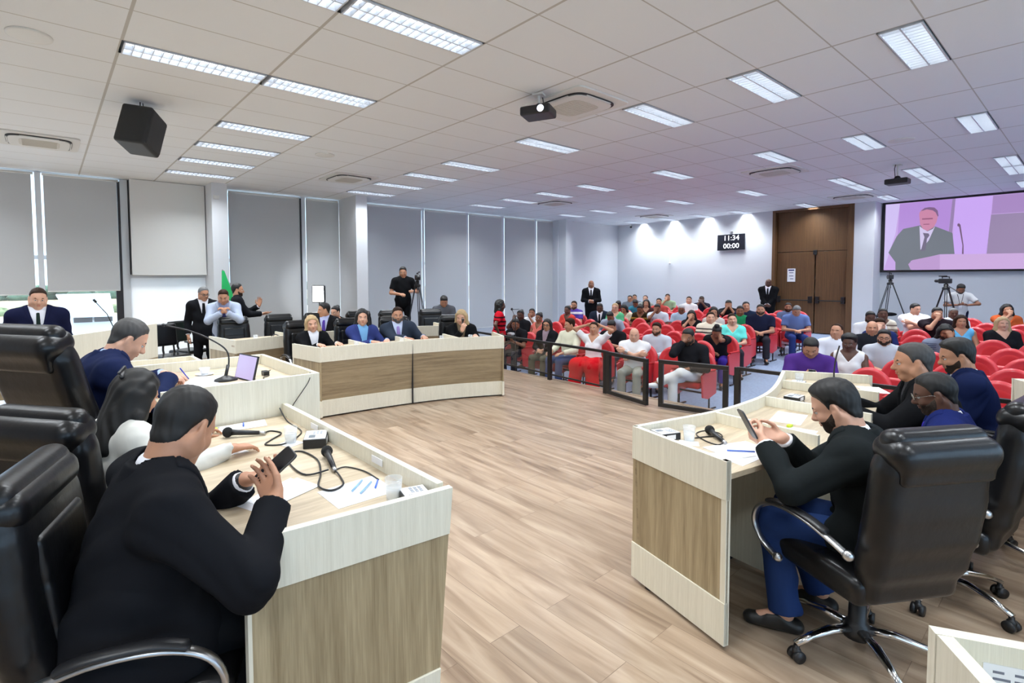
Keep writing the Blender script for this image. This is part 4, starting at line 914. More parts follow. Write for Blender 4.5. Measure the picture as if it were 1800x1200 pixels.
# president's bench, one step higher, all cream on its sides
t, za, zb2 = bench('high_desk', 'tall cream president desk at left with laptop, microphone and papers', .46, 1.35, 3.14, 4.22, 1.15, .27, fl0=0, par=.075)
for y0, y1, xx in ((3.13, 3.155, .46), (4.21, 4.235, .46)): MB().box((xx, y0, .0), (1.35, y1, 1.15)).obj('side_board', cream, t, bevel=.0015)
MB().box((1.20, 3.2, .27), (1.215, 4.2, .8)).obj('inner_board', oak_v, t)
t, za, zb2 = bench('low_desk', 'far low wing of the president bench, mostly hidden behind the tall desk', .43, 1.13, 4.25, 5.72, .99, .10, fl0=0)
MB().box((.43, 5.70, .0), (1.13, 5.725, .99)).obj('side_board', cream, t, bevel=.0015)
# rostrum with the gooseneck microphone, and the side table
t = thing('lectern', 'wide cream rostrum front with a gooseneck microphone at far left', 'lectern', (.68, 7.4, 0))
R0, R1 = V((.20, 6.72)), V((1.13, 7.80)); dv = (R1 - R0).normalized(); nv = V((-dv.y, dv.x))
for z0, z1, m, n_ in ((.74, 1.18, cream, 'front_top_board'), (.0, .74, oak_h, 'front_base_board')):
    q = [R0, R1, R1 + nv * .025, R0 + nv * .025]; MB().prism([tuple(v) for v in q], z0, z1).obj(n_, m, t, bevel=.002)
q = [R0 + nv * .025, R1 + nv * .025, R1 + nv * .36, R0 + nv * .36]; MB().prism([tuple(v) for v in q], 1.02, 1.05).obj('reading_top', cream, t)
for e in (R0, R1 - dv * .025): q = [e + nv * .025, e + dv * .025 + nv * .025, e + dv * .025 + nv * .36, e + nv * .36]; MB().prism([tuple(v) for v in q], 0, 1.02).obj('side_board', cream, t)
mb = MB(); mb.tube([(.62, 7.32, 1.05), (.61, 7.31, 1.2), (.55, 7.28, 1.36), (.44, 7.26, 1.51)], .006, 6); g_ = mb.obj('gooseneck', black, t, True)
mb = MB(); mb.tube([(.45, 7.262, 1.50), (.425, 7.255, 1.535)], .014, 8); mb.obj('microphone_head', blackp, g_, True)
t = thing('side_table', 'plain cream table in front of the speaking man at the left edge', 'table', (-.35, 7.0, 0))
ta, tb = V((-.95, 6.76)), V((.08, 6.44)); dv = (tb - ta).normalized(); nv = V((-dv.y, dv.x))
q = [ta, tb, tb + nv * .33, ta + nv * .33]; MB().prism([tuple(v) for v in q], .95, .98).obj('tabletop', cream, t, bevel=.002)
for e in (ta + dv * .42, tb - dv * .05): q = [e + nv * .03, e + dv * .03 + nv * .03, e + dv * .03 + nv * .30, e + nv * .30]; MB().prism([tuple(v) for v in q], 0, .95).obj('leg_board', oak_v, t)
q = [ta + dv * .45 + nv * .05, tb - dv * .05 + nv * .05, tb - dv * .05 + nv * .07, ta + dv * .45 + nv * .07]; MB().prism([tuple(v) for v in q], .6, .95).obj('modesty_board', oak_h, t)
# small desk corner in the lower right, with a printed sheet standing inside its rim
t = thing('lectern', 'corner of a cream rostrum with a printed sheet, bottom right', 'lectern', (1.4, .05, 0))
K = V((1.14, .163)); k1 = (V((1.204, .056)) - K).normalized(); k2 = (V((1.03, .088)) - K).normalized()
q = [K, K + k1 * .60, K + k1 * .6 + k2 * .45, K + k2 * .45]
def rim(a, b, w_, n_):
    d_ = (b - a).normalized(); nn = V((-d_.y, d_.x)); cc = (q[0] + q[2]) / 2
    if (cc - a).dot(nn) < 0: nn = -nn
    MB().prism([tuple(v) for v in (a, b, b + nn * w_, a + nn * w_)], .0, 1.16).obj(n_, cream, t)
rim(q[0], q[1], .022, 'front_board'); rim(q[0] + k2 * .0 + k2 * .024, q[3], .022, 'side_board'); rim(q[1] + k2 * .024, q[2], .022, 'side_board')
MB().prism([tuple(v) for v in q], 1.02, 1.05).obj('reading_top', top_m, t)
k3 = V((-k1.y, k1.x)); k3 = k3 if k3.dot(k2) > 0 else -k3; b0 = K + k1 * .062 + k3 * .0225
def wall_quad(mb, s0, s1, z0, z1, o, th_=.0008):
    p = [b0 + k1 * s0 + k3 * o, b0 + k1 * s1 + k3 * o, b0 + k1 * s1 + k3 * (o + th_), b0 + k1 * s0 + k3 * (o + th_)]; mb.prism([tuple(v) for v in p], z0, z1)
mb = MB(); wall_quad(mb, 0, .24, 1.055, 1.128, 0); ps = mb.obj('printed_sheet', paper); tag(ps, 'white printed sheet stuck inside the front board of the bottom right rostrum', 'sheet')
ink = mat('grey_ink', (.18, .19, .24), .7); mb = MB()
for r in range(6):
    for k in range(8 - (r % 3)):
        s0 = .012 + k * .027; wall_quad(mb, s0, s0 + (.022 if (k + r) % 3 else .014), 1.118 - r * .011 - .004, 1.118 - r * .011, .0009, .0004)
tx = mb.obj('printed_text', ink, ps); tx['kind'] = 'stuff'
# ------------------------------------------------------------------ glass rail and gates
def rail(label, pts, name='glass_rail', z0=-.02, h=.65, post=.055, posts=True, th=.045):
    t = thing(name, label, 'railing', (*pts[0], 0))
    for i in range(len(pts) - 1):
        a, b = V(pts[i]), V(pts[i + 1]); d_ = (b - a).normalized(); nn = V((-d_.y, d_.x)) * th / 2
        MB().prism([tuple(v) for v in (a + nn, a - nn, b - nn, b + nn)], h - .04, h).obj('top_rail', black, t, bevel=.003)
        MB().prism([tuple(v) for v in (a + nn * .5, a - nn * .5, b - nn * .5, b + nn * .5)], .085, .11).obj('bottom_rail', black, t)
        MB().prism([tuple(v) for v in (a + nn * .15, a - nn * .15, b - nn * .15, b + nn * .15)], .11, h - .04).obj('glass_pane', railglass, t)
    if posts:
        for p in pts: MB().cbox((p[0], p[1], h / 2 - .2), (.03, .03, h / 2 + .195)).obj('post', black, t, bevel=.003)
    return t
railglass = mat('rail_glass', (.93, .95, .95), .02, trans=1)
rail('black-framed glass railing in front of the left block of red seats', [(7.02, 8.7), (6.84, 7.3), (6.68, 5.88), (6.53, 4.64)])
rail('black-framed glass railing passing behind the right curved desk', [(6.53, 2.74), (6.53, 1.6), (6.6, .2), (6.7, -1.5)])
def gate(label, a, b):
    t = thing('glass_gate', label, 'gate', (*a, 0)); a, b = V(a), V(b); d_ = (b - a).normalized(); nn = V((-d_.y, d_.x)) * .025
    def bar(p, q, z0, z1, n_): MB().prism([tuple(v) for v in (p + nn, p - nn, q - nn, q + nn)], z0, z1).obj(n_, black, t, bevel=.003)
    bar(a, b, .60, .65, 'top_rail'); bar(a, b, .02, .07, 'bottom_rail'); bar(a, a + d_ * .06, .07, .60, 'stile'); bar(b - d_ * .06, b, .07, .60, 'stile')
    m2 = nn * .15; MB().prism([tuple(v) for v in (a + d_ * .06 + m2, a + d_ * .06 - m2, b - d_ * .06 - m2, b - d_ * .06 + m2)], .07, .60).obj('glass_pane', railglass, t)
gate('open glass gate leaf with a black frame, hinged to the left railing', (6.47, 4.56), (6.25, 3.78))
gate('closed glass gate leaf with a black frame, right of the gap', (6.33, 3.66), (6.49, 2.83))
# ------------------------------------------------------------------ chairs
def exec_chair():
    r = thing('office_chair', 'x', 'chair')
    vx = .010
    sdf_obj('seat', [rbox((.03, 0, .455), (.265, .255, .045), .04), rbox((.02, 0, .415), (.25, .25, .035), .03), ell((.22, 0, .46), (.09, .235, .045), None, .04), rbox((.02, 0, .505), (.003, .22, .01), .003, None, .0, 'sub')], vx, leather, r)
    bk = []
    for k in range(5):
        t = k / 4; z = .52 + t * .50; x = -.215 - .075 * t - .02 * math.sin(t * 3.14)
        bk.append(rbox((x, 0, z), (.052, .222 + .018 * math.sin(t * 3.0), .13), .048, rotm(0, -math.radians(7), 0), .06))
    b = sdf_obj('backrest', bk, vx, leather, r)
    cu = [rbox((-.182 - .019 * q, 0, .63 + .135 * q), (.022, .16, .072), .020, rotm(0, -math.radians(8), 0), .012) for q in range(3)]
    sdf_obj('back_cushion', cu, vx, leather, b)
    sdf_obj('headrest', [rbox((-.295, 0, 1.06), (.072, .228, .058), .052, rotm(0, -math.radians(10), 0), .02), cone((-.345, .185, 1.055), (-.345, -.185, 1.055), .052, .052, .04), rbox((-.36, 0, .99), (.018, .212, .05), .016, rotm(0, -.1, 0), .03)], vx, leather, r)
    for s_ in (1, -1):
        y = .31 * s_
        pts = smooth([(.13, y, .415), (.22, y, .445), (.275, y * 1.02, .53), (.235, y * 1.03, .625), (.12, y * 1.03, .672), (-.06, y * 1.03, .672), (-.23, y * .97, .615)], 5)
        mb = MB(); mb.tube(pts, .016, 10, (1.15, .62)); a = mb.obj('armrest', alum, r, True, world=False)
        
        for pb in ((.13, y, .415), (-.23, y * .97, .615)): mb = MB(); mb.sphere(pb, .022, 6); mb.obj('arm_bolt', alum, a, True, world=False)
        pp = smooth([(.19, y * 1.03, .668), (.10, y * 1.03, .692), (-.05, y * 1.03, .690), (-.14, y * 1.0, .665)], 5); mb = MB(); mb.tube(pp, [.010] + [.019] * (len(pp) - 2) + [.010], 10, (1.3, .6)); mb.obj('arm_pad', blackp, a, True, world=False)
    mb = MB(); mb.cbox((-.01, 0, .355), (.11, .07, .03)); mb.tube([(.05, -.05, .35), (.08, -.24, .35)], .006, 6); mb.obj('tilt_mechanism', blackp, r, world=False, bevel=.004)
    mb = MB(); mb.lathe([(.058, .085), (.06, .11), (.045, .15), (.036, .16), (.034, .26), (.022, .262), (.022, .34)], n=18); mb.obj('gas_column', blackp, r, True, world=False)
    for k in range(5):
        a = 2 * PI * k / 5 + .3; c, s_ = math.cos(a), math.sin(a)
        p = [(c * .045, s_ * .045, .125), (c * .14, s_ * .14, .128), (c * .24, s_ * .24, .108), (c * .315, s_ * .315, .080)]
        mb = MB(); mb.tube(p, [.026, .023, .019, .017], 8, (1, .72)); lg = mb.obj('leg', chrome, r, True, world=False)
        q = V((c * .31, s_ * .31, .0)); pe = V((-s_, c, 0)); mb = MB()
        for o_ in (-.017, .017): mb.tube([q + pe * (o_ - .009) + V((0, 0, .027)), q + pe * (o_ + .009) + V((0, 0, .027))], .027, 14)
        mb.tube([q + V((0, 0, .03)), q + V((0, 0, .075))], .012, 8); mb.sphere(tuple(q + V((0, 0, .045))), .020, 6); mb.obj('caster', blackp, lg, True, world=False)
    return r
CHAIRS = [ # x, y, z, facing, label, scale
 (.21, 1.89, .10, -20, 'black leather office chair at lower left under the man holding a phone', .97),
 (.20, 2.84, .10, 38, 'wide black leather office chair behind the woman in ivory', 1),
 (.30, 3.74, .27, 33, 'tall black leather president chair at upper left', 1.12),
 (2.87, .655, 0, 60, 'nearest black leather office chair on the right, chrome armrest facing the camera', 1),
 (3.76, .50, 0, 84, 'black leather office chair under the man wearing glasses at right', 1),
 (4.51, .47, 0, 96, 'black leather office chair behind the grey-haired man in black', 1),
 (5.22, .45, 0, 98, 'farthest black leather office chair of the right desk', 1),
 (2.90, 7.12, 0, 268, 'black office chair of the blonde woman with a white top', 1),
 (3.62, 7.02, 0, 262, 'black office chair of the woman in a blue jacket', 1),
 (4.22, 6.90, 0, 238, 'black office chair turned sideways under the bearded man in a grey suit', 1),
 (5.16, 6.50, 0, 246, 'black office chair of the blonde woman with the microphone', 1),
 (2.34, 8.62, 0, 262, 'empty black office chair in front of the praying man in a light jacket', 1),
 (3.10, 8.66, 0, 262, 'empty black office chair with cables on the desk before it', 1),
 (3.78, 8.62, 0, 262, 'black office chair of the man looking aside in the second row', 1),
 (4.52, 8.52, 0, 255, 'empty black office chair behind the woman in the blue jacket', 1),
 (5.10, 8.34, 0, 252, 'empty black office chair behind the bearded man, below the camera operator', 1),
 (5.86, 8.10, 0, 250, 'empty black office chair behind the woman with the microphone', 1),
]
ch0 = exec_chair()
for k, (x, y, z, a, lab, s_) in enumerate(CHAIRS):
    if k == 0: ch0.location = (x, y, z); ch0.rotation_euler = (0, 0, math.radians(a)); ch0['label'] = lab; ch0['group'] = 'black leather office chairs'
    else:
        c_ = dup(ch0, (x, y, z), math.radians(a), lab, s=s_ if s_ != 1 else None)
        if k == 2:            # this one is tilted back
            for q in c_.children:
                if q.name.startswith(('backrest', 'headrest')):
                    Rq = Matrix.Rotation(math.radians(-10), 4, 'Y'); pv = V((-.2, 0, .45)); q.rotation_euler = (0, math.radians(-10), 0); q.location = pv - Rq @ pv
ch0.scale = (CHAIRS[0][5],) * 3
# plain task chair, chair beyond the rostrum
def task_chair(x, y, rz, lab):
    r = thing('task_chair', lab, 'chair', (x, y, 0), math.radians(rz))
    sdf_obj('seat', [rbox((0, 0, .47), (.23, .24, .035), .03)], .012, leather, r)
    sdf_obj('backrest', [rbox((-.24, 0, .82), (.035, .21, .19), .033, rotm(0, -.12, 0))], .012, leather, r)
    mb = MB(); mb.tube([(-.05, 0, .43), (-.22, 0, .42), (-.28, 0, .55), (-.26, 0, .75)], .018, 8); mb.obj('back_strut', blackp, r, True, world=False)
    for s_ in (1, -1): mb = MB(); mb.tube([(0, .25 * s_, .44), (0, .30 * s_, .50), (-.02, .30 * s_, .66), (.12, .30 * s_, .68), (-.14, .30 * s_, .68)], .016, 6); mb.obj('armrest', blackp, r, True, world=False)
    mb = MB(); mb.lathe([(.04, .07), (.04, .12), (.025, .13), (.025, .44)], n=12); mb.obj('gas_column', blackp, r, True, world=False)
    for k in range(5):
        a = 2 * PI * k / 5; mb = MB(); mb.tube([(0, 0, .10), (math.cos(a) * .28, math.sin(a) * .28, .065)], .018, 6); lg = mb.obj('leg', blackp, r, True, world=False)
        mb = MB(); mb.tube([(math.cos(a) * .28 - .02, math.sin(a) * .28, .028), (math.cos(a) * .28 + .02, math.sin(a) * .28, .028)], .028, 10); mb.obj('caster', blackp, lg, True, world=False)
task_chair(1.60, 9.75, 285, 'small black task chair standing by the white wall panel'); task_chair(1.98, 10.3, 300, 'dark chair half hidden behind the man in a black suit')
# auditorium seat
def aud_seat(folded):
    r = thing('auditorium_seat', 'x', 'seat')
    sdf_obj('backrest', [ell((-.17, 0, .62), (.075, .235, .265), rotm(0, -.16, 0), 0), ell((-.075, 0, .64), (.085, .26, .30), rotm(0, -.16, 0), .01, 'sub')], .009, redp, r)
    sdf_obj('back_pad', [ell((-.185, 0, .62), (.06, .185, .22), rotm(0, -.16, 0), 0), ell((-.065, 0, .64), (.085, .30, .32), rotm(0, -.16, 0), .01, 'sub')], .012, redf, r)
    if folded: sdf_obj('seat_cushion', [rbox((.03, 0, .44), (.045, .205, .20), .035, rotm(0, -.10, 0))], .014, redp, r)
    else: sdf_obj('seat_cushion', [rbox((.10, 0, .39), (.22, .205, .045), .035)], .014, redf, r)
    for s_ in (1, -1):
        mb = MB(); y = .238 * s_; poly = [(-.16, .24), (.10, .18), (.26, .22), (.30, .56), (.20, .60), (-.16, .58)]
        vs = [(x, y - .014, z) for x, z in poly] + [(x, y + .014, z) for x, z in poly]; n = len(poly)
        mb.add(vs, [tuple(range(n)), tuple(range(2 * n - 1, n - 1, -1))] + [(i, n + i, n + (i + 1) % n, (i + 1) % n) for i in range(n)]); ap = mb.obj('arm_panel', redp, r, world=False, bevel=.006)
        mb = MB(); mb.box((-.14, y - .022, .595), (.24, y + .022, .615)); mb.obj('arm_top', redf, ap, world=False, bevel=.006)
        mb = MB(); mb.tube([(.05, y, .2), (.05, y, .02), ], .014, 6); mb.tube([(-.16, y, .012), (.20, y, .012)], .014, 6); mb.obj('leg', black, r, world=False)
    mb = MB(); mb.tube([(.05, -.24, .25), (.05, .24, .25)], .016, 6); mb.obj('cross_beam', black, r, world=False)
    return r
SA = aud_seat(False); SB = aud_seat(True); SA['label'] = SB['label'] = 'spare red auditorium seat'; used = {False: False, True: False}
def place_seat(x, y, folded, lab, yaw=180):
    src = SB if folded else SA; z = zf(x)
    if not used[folded]:
        used[folded] = True; src.location = (x, y, z); src.rotation_euler = (0, 0, math.radians(yaw)); src['label'] = lab; src['group'] = 'red auditorium seats'; return src
    return dup(src, (x, y, z), math.radians(yaw), lab, 'red auditorium seats')
# ------------------------------------------------------------------ people at the desks
def loc(p, at, face, s=1.0):
    a = math.radians(face); x, y, z = p[0] - at[0], p[1] - at[1], p[2] - at[2]
    return (np.array([x * math.cos(a) + y * math.sin(a), -x * math.sin(a) + y * math.cos(a), z]) / s)
def ldir(d, face): a = math.radians(face); return np.array([d[0] * math.cos(a) + d[1] * math.sin(a), -d[0] * math.sin(a) + d[1] * math.cos(a), d[2]])
def tg(at, face, s, w, pole=None, hd=None, pn=None, curl=(.3, .4, .3), th=.5):
    return (loc(w, at, face, s), pole, ldir(hd, face) if hd is not None else None, ldir(pn, face) if pn is not None else (0, 0, -1), curl, th)
def arm_t(t, sg):            # fill in the defaults of a target
    t = list(t)
    if t[1] is None: t[1] = (-.3, .6 * sg, -1)
    if t[2] is None: return tuple(t[:2])
    return tuple(t)
def phone(name_label, c, n, upv, w=.074, h=.155, col=(.012, .012, .014)):
    n = V(n).normalized(); u = V(upv); u = (u - n * u.dot(n)).normalized(); s_ = u.cross(n)
    M_ = Matrix((s_, u, n)).transposed().to_4x4(); M_.translation = c
    t = thing('mobile_phone', name_label, 'phone', c)
    sdf_ = MB(); sdf_.prism(squircle(w / 2, h / 2, 40, 9), -.0045, .0035, M_); sdf_.obj('phone_case', mat('phone_case', (.05, .05, .055), .35), t, bevel=.001)
    g = MB(); g.prism(squircle(w / 2 - .003, h / 2 - .003, 40, 9), .0035, .0045, M_); g.obj('phone_screen', mat('phone_glass', (.006, .006, .008), .08), t)
    return t
NV = .0062
navy = hexc(28, 36, 68); blk = (.011, .0115, .014); blk2 = (.009, .0095, .011)
# P1: man in black at lower left
at, f, s_ = (.13, 1.86, .07), 2, 1.04
person('man in a black suit at lower left, back to the camera, holding a phone', at, f, s=s_, lean=16, head=(32, 28, 0), skin='tan', hair='short', hairc='black', top='suit', topc=blk, shirtc=(.8, .8, .84), botc=blk2, bulk=1.17, vox=NV, watch=1,
       L=arm_t(tg(at, f, s_, (.55, 1.96, 1.01), None, (.5, -.75, .25), (.3, -.3, .9), (.5, .6, .4), .6), 1),
       R=arm_t(tg(at, f, s_, (.55, 1.66, 1.03), (-.3, -1, -.7), (.15, .85, .45), (-.55, .1, .8), (.55, .6, .5), .7), -1))
phone('black phone held by the man in black at lower left', (.60, 1.78, 1.10), (-.62, -.25, .74), (.45, -.1, .45))
# P2: woman in white
at, f, s_ = (.16, 2.80, .10), 22, .95
J2 = person('woman with long dark hair and a hair clip in an ivory jacket', at, f, s=s_, lean=14, head=(0, 20, 0), skin='tan', hair='long', hairc='black', fem=True, top='shirt', topc=(.70, .69, .64), botc=blk2, bulk=1.0, vox=.0075,
       R=arm_t(tg(at, f, s_, (.66, 2.52, .965), (-.2, -1, -.4), (.9, .35, -.15), (0, 0, -1), (.35, .5, .3), .4), -1), L=arm_t(tg(at, f, s_, (.58, 2.95, .965), None, (.9, .2, -.1), (0, 0, -1)), 1))
c_ = toworld(J2, J2['HC'] + J2['HR'] @ np.array([-.094, 0, .092])); t = thing('hair_clip', 'black claw clip on the back of the long-haired woman', 'hair clip', tuple(c_))
sdf_obj('clip', [cone((-.02, -.035, -.012), (.0, .035, .012), .011, .011, 0), cone((-.03, -.03, .006), (.0, .03, .026), .007, .007, 0)], .004, blackp, t)
# P3: president
at, f, s_ = (.05, 3.74, .27), 6, 1.02
person('grey-haired man in a navy jacket signing papers at the tall desk', at, f, s=s_, lean=30, head=(-8, 26, 0), skin='light', hair='short', hairc='saltpepper', top='suit', topc=navy, shirtc=hexc(170, 190, 225), botc=blk, bulk=1.12, vox=NV,
       R=arm_t(tg(at, f, s_, (.58, 3.66, 1.135), (-.1, -1, -.55), (.75, .6, -.1), (.1, .5, -.8), (.6, .7, .5), .7), -1),
       L=arm_t(tg(at, f, s_, (.60, 3.92, 1.12), (-.1, .8, -.6), (.8, -.45, -.1), (0, 0, -1), (.3, .5, .3), .4), 1))
mb = MB(); mb.tube([(.66, 3.72, 1.18), (.73, 3.84, 1.085)], .004, 8); tag(mb.obj('pen', mat('blue_pen', hexc(40, 60, 190), .3), None, True), 'blue pen in the right hand of the man signing papers', 'pen')
# P4 nearest on the right
at, f, s_ = (2.98, .55, 0), 98, .99
person('bearded man in black jacket and jeans looking at his phone, nearest on the right', at, f, s=s_, lean=20, head=(2, 20, 0), hipz=.545, skin='light', hair='full', hairc='black', beard='black', top='suit', topc=(.013, .016, .017), shirtc=(.8, .8, .84), botc=hexc(38, 58, 104), bulk=1.14, vox=NV,
       L=arm_t(tg(at, f, s_, (2.74, 1.02, .93), (-.35, .8, -.9), (.35, .9, .35), (.75, -.2, .3), (.6, .7, .5), .8), 1),
       R=arm_t(tg(at, f, s_, (2.90, .99, .925), (-.35, -.6, -.9), (-.55, .75, .2), (-.4, -.4, .6), (.5, .7, .5), .6), -1),
       legs={1: ((.46, .12, .52), (.40, .15, .09), (1, .3, 0)), -1: ((.44, -.14, .53), (.30, -.16, .10), (1, -.1, 0))})
phone('black phone held up by the bearded man nearest on the right', (2.72, 1.09, 1.01), (.62, -.62, .45), (-.25, .35, .9))
# P5
at, f, s_ = (3.88, .40, 0), 98, .95
person('man in a royal blue suit wearing gold-rimmed glasses at the right desk', at, f, s=s_, lean=14, head=(8, 14, 0), hipz=.535, skin='dark', hair='short', hairc='black', beard='black', glasses=True, top='suit', topc=hexc(30, 40, 96), shirtc=(.8, .8, .84), tie=hexc(60, 40, 170), botc=navy, bulk=1.1, vox=NV,
       L=((.34, .10, .62), (0, .6, -1)), R=((.34, -.10, .62), (0, -.6, -1)))
# P6
at, f, s_ = (4.47, .55, 0), 108, 1.02
person('grey-haired man in a black shirt-jacket leaning on the right desk', at, f, s=s_, lean=20, head=(6, 2, 0), skin='tan', hair='short', hairc='saltpepper', top='suit', topc=blk2, shirtc=(.05, .05, .055), botc=blk2, bulk=1.15, vox=.0068,
       L=arm_t(tg(at, f, s_, (4.12, 1.05, .87), None, (.3, .9, -.1), (0, 0, -1)), 1), R=arm_t(tg(at, f, s_, (4.38, 1.10, .87), None, (-.2, 1, -.1), (0, 0, -1)), -1))
# P7
at, f, s_ = (5.20, .48, 0), 104, .99
person('dark-bearded man in a navy suit, farthest at the right desk', at, f, s=s_, lean=14, head=(12, 12, 0), skin='tan', hair='full', hairc='black', beard='black', top='suit', topc=hexc(24, 34, 70), shirtc=(.8, .8, .84), botc=navy, bulk=1.1, vox=.0068,
       L=((.34, .10, .62), (0, .6, -1)), R=((.34, -.10, .62), (0, -.6, -1)))
# the four at the central curved desk
MV = .0098
at, f, s_ = (2.92, 7.02, 0), 262, .95
person('blonde woman in a black blazer and white top, left end of central desk', at, f, s=s_, lean=8, head=(-6, 2, 8), skin='light', hair='longwave', hairc='blonde', fem=True, top='suit', topc=blk2, shirtc=(.75, .75, .8), botc=blk2, vox=MV,
       L=arm_t(tg(at, f, s_, (3.12, 6.62, .865), None, (.1, -1, -.1), (0, 0, -1)), 1), R=arm_t(tg(at, f, s_, (2.85, 6.6, .865), None, (.1, -1, 0), (0, 0, -1)), -1))
at, f, s_ = (3.62, 6.86, 0), 256, 1.0
person('dark-haired woman in a blue blazer with her hands on the central desk', at, f, s=s_, lean=8, head=(-8, 0, 0), skin='light', hair='long', hairc='black', fem=True, top='suit', topc=hexc(52, 62, 116), shirtc=hexc(120, 170, 215), botc=blk2, vox=MV,
       L=arm_t(tg(at, f, s_, (3.80, 6.42, .87), None, (-.6, -.9, -.1), (0, 0, -1)), 1), R=arm_t(tg(at, f, s_, (3.55, 6.40, .865), None, (.7, -.8, 0), (0, 0, -1)), -1))
at, f, s_ = (4.28, 6.84, 0), 240, 1.0
person('bearded man in a grey suit and striped lilac tie at the central desk', at, f, s=s_, lean=4, side=4, head=(6, 4, 0), skin='tan', hair='short', hairc='brown', beard='grey', top='suit', topc=hexc(52, 60, 74), shirtc=hexc(190, 200, 225), tie=hexc(150, 130, 190), botc=blk2, bulk=1.1, vox=MV,
       L=arm_t(tg(at, f, s_, (4.42, 6.40, .87), None, (-.3, -1, -.1), (0, 0, -1)), 1), R=arm_t(tg(at, f, s_, (4.12, 6.42, .865), None, (.3, -1, 0), (0, 0, -1)), -1))
at, f, s_ = (5.18, 6.42, 0), 232, .96
person('blonde woman in black speaking into a handheld microphone at the central desk', at, f, s=s_, lean=10, head=(-14, 10, 0), skin='light', hair='longwave', hairc='blonde', fem=True, top='suit', topc=blk2, shirtc=hexc(120, 104, 84), botc=blk2, vox=MV,
       R=arm_t(tg(at, f, s_, (4.93, 6.10, .95), None, (.1, -.3, .9), (.9, .3, .2), (.8, .9, .6), .8), -1), L=arm_t(tg(at, f, s_, (5.12, 6.02, .87), None, (-.5, -.8, -.1), (0, 0, -1)), 1))
mb = MB(); mb.tube([(4.93, 6.10, .96), (4.97, 6.13, 1.09)], .013, 8); mb.sphere((4.975, 6.133, 1.11), .024, 6); tag(mb.obj('microphone', blackp, None, True), 'black microphone in the hand of the blonde woman speaking', 'microphone')
# behind them
at, f, s_ = (3.80, 8.50, 0), 232, 1.02
person('man in a dark suit and purple tie seated in the second row, looking aside', at, f, s=s_, lean=4, head=(-62, 4, 0), skin='tan', hair='short', hairc='black', top='suit', topc=blk, shirtc=hexc(180, 185, 220), tie=hexc(80, 60, 150), botc=blk2, vox=.0105)
person('woman with pulled-back hair in black, half hidden behind the second row chairs', (4.35, 9.15, 0), 215, s=.95, lean=8, head=(-10, 10, 0), skin='light', hair='bun', hairc='black', fem=True, top='shirt', topc=blk2, botc=blk2, vox=.012)
at, f, s_ = (2.30, 9.15, 0), 256, .97
person('man in a light grey jacket with hands clasped at his mouth', at, f, sit=False, s=s_, lean=20, head=(-4, 16, 0), skin='tan', hair='short', hairc='brown', top='suit', topc=hexc(168, 178, 198), shirtc=hexc(150, 158, 190), tie=hexc(60, 64, 120), botc=hexc(60, 70, 90), vox=MV,
       L=((.40, .03, 1.27), (.2, .9, -.9), (-.1, -.45, .5), (-.3, -.9, 0), (.6, .8, .5), .5), R=((.40, -.03, 1.27), (.2, -.9, -.9), (-.1, .45, .5), (-.3, .9, 0), (.6, .8, .5), .5))
person('man in a black suit and tie wearing glasses, standing by the white wall panel', (2.10, 9.68, 0), 262, sit=False, s=.97, lean=2, head=(20, 12, 0), skin='tan', hair='short', hairc='grey', glasses=True, top='suit', topc=blk, tie=blk2, botc=blk, vox=MV)
person('bearded man in a dark suit seen in profile, gesturing with one open hand', (2.72, 9.85, 0), -14, sit=False, s=1.0, lean=-2, head=(-6, 4, 0), skin='tan', hair='short', hairc='black', beard='black', top='suit', topc=blk, botc=blk, vox=MV,
       L=((.36, .10, 1.26), (-.3, .5, -1), (.15, 0, 1), (-.3, -.9, .0), (.1, .2, .2), .2), R=((.40, -.08, 1.12), (-.3, -.5, -1), (1, .1, .05), (0, .2, 1), (.15, .2, .2), .2))
at, f = (-.08, 7.64, 0), 272
person('broad man in a navy suit and dark tie speaking at the rostrum, far left', at, f, sit=False, s=1.0, lean=4, head=(4, 14, -4), skin='light', hair='crop', hairc='brown', top='suit', topc=hexc(24, 27, 54), shirtc=(.72, .72, .78), tie=hexc(30, 44, 40), botc=blk, bulk=1.16, vox=.0085)
# standing people in the hall
t = MB().box((6.15, 9.7, 0), (6.72, 10.7, .34)).obj('camera_riser', blackp, bevel=.01); tag(t, 'low black riser under the camera operator, hidden behind the chairs', 'riser')
person('tall camera operator in a black shirt standing above the second row chairs', (6.45, 10.15, .34), 250, sit=False, s=1.0, lean=2, head=(-16, 14, 0), skin='tan', hair='short', hairc='black', top='tee', topc=blk2, botc=blk2, vox=.0115, bulk=1.05,
       L=((.22, .16, 1.12), (-.2, .8, -1), (1, -.3, .1), (0, -.5, -.8), (.5, .6, .4), .5), R=((.22, -.10, 1.05), (-.2, -.8, -1), (1, .2, 0), (0, .5, -.8), (.5, .6, .4), .5))
person('man in a charcoal t-shirt looking down at a small camera, behind the chairs', (7.10, 9.45, zf(7.1)), 236, sit=False, s=1.0, lean=6, head=(0, 34, 0), skin='tan', hair='full', hairc='black', top='tee', topc=hexc(84, 86, 92), botc=blk2, vox=.012, watch=-1,
       L=((.30, .05, 1.13), (-.2, .8, -1), (.6, -.6, .1), (0, 0, 1), (.5, .7, .5), .5), R=((.28, -.08, 1.14), (-.2, -.8, -1), (.6, .5, .1), (0, 0, 1), (.5, .7, .5), .5))
person('woman in a red patterned blouse standing by a microphone stand', (7.20, 7.72, zf(7.2)), -42, sit=False, s=.96, lean=2, head=(0, 6, 0), skin='dark', hair='bob', hairc='black', fem=True, glasses=True, top='blouse', topc=hexc(196, 28, 44), sleeve=.45, botc=hexc(76, 60, 140), vox=.0115,
       R=((.02, -.30, .95), (-.6, -1, 0), (.8, .5, -.2), (0, 1, 0), (.3, .4, .3), .5), stripes=(.09, hexc(60, 16, 24), 'red'))
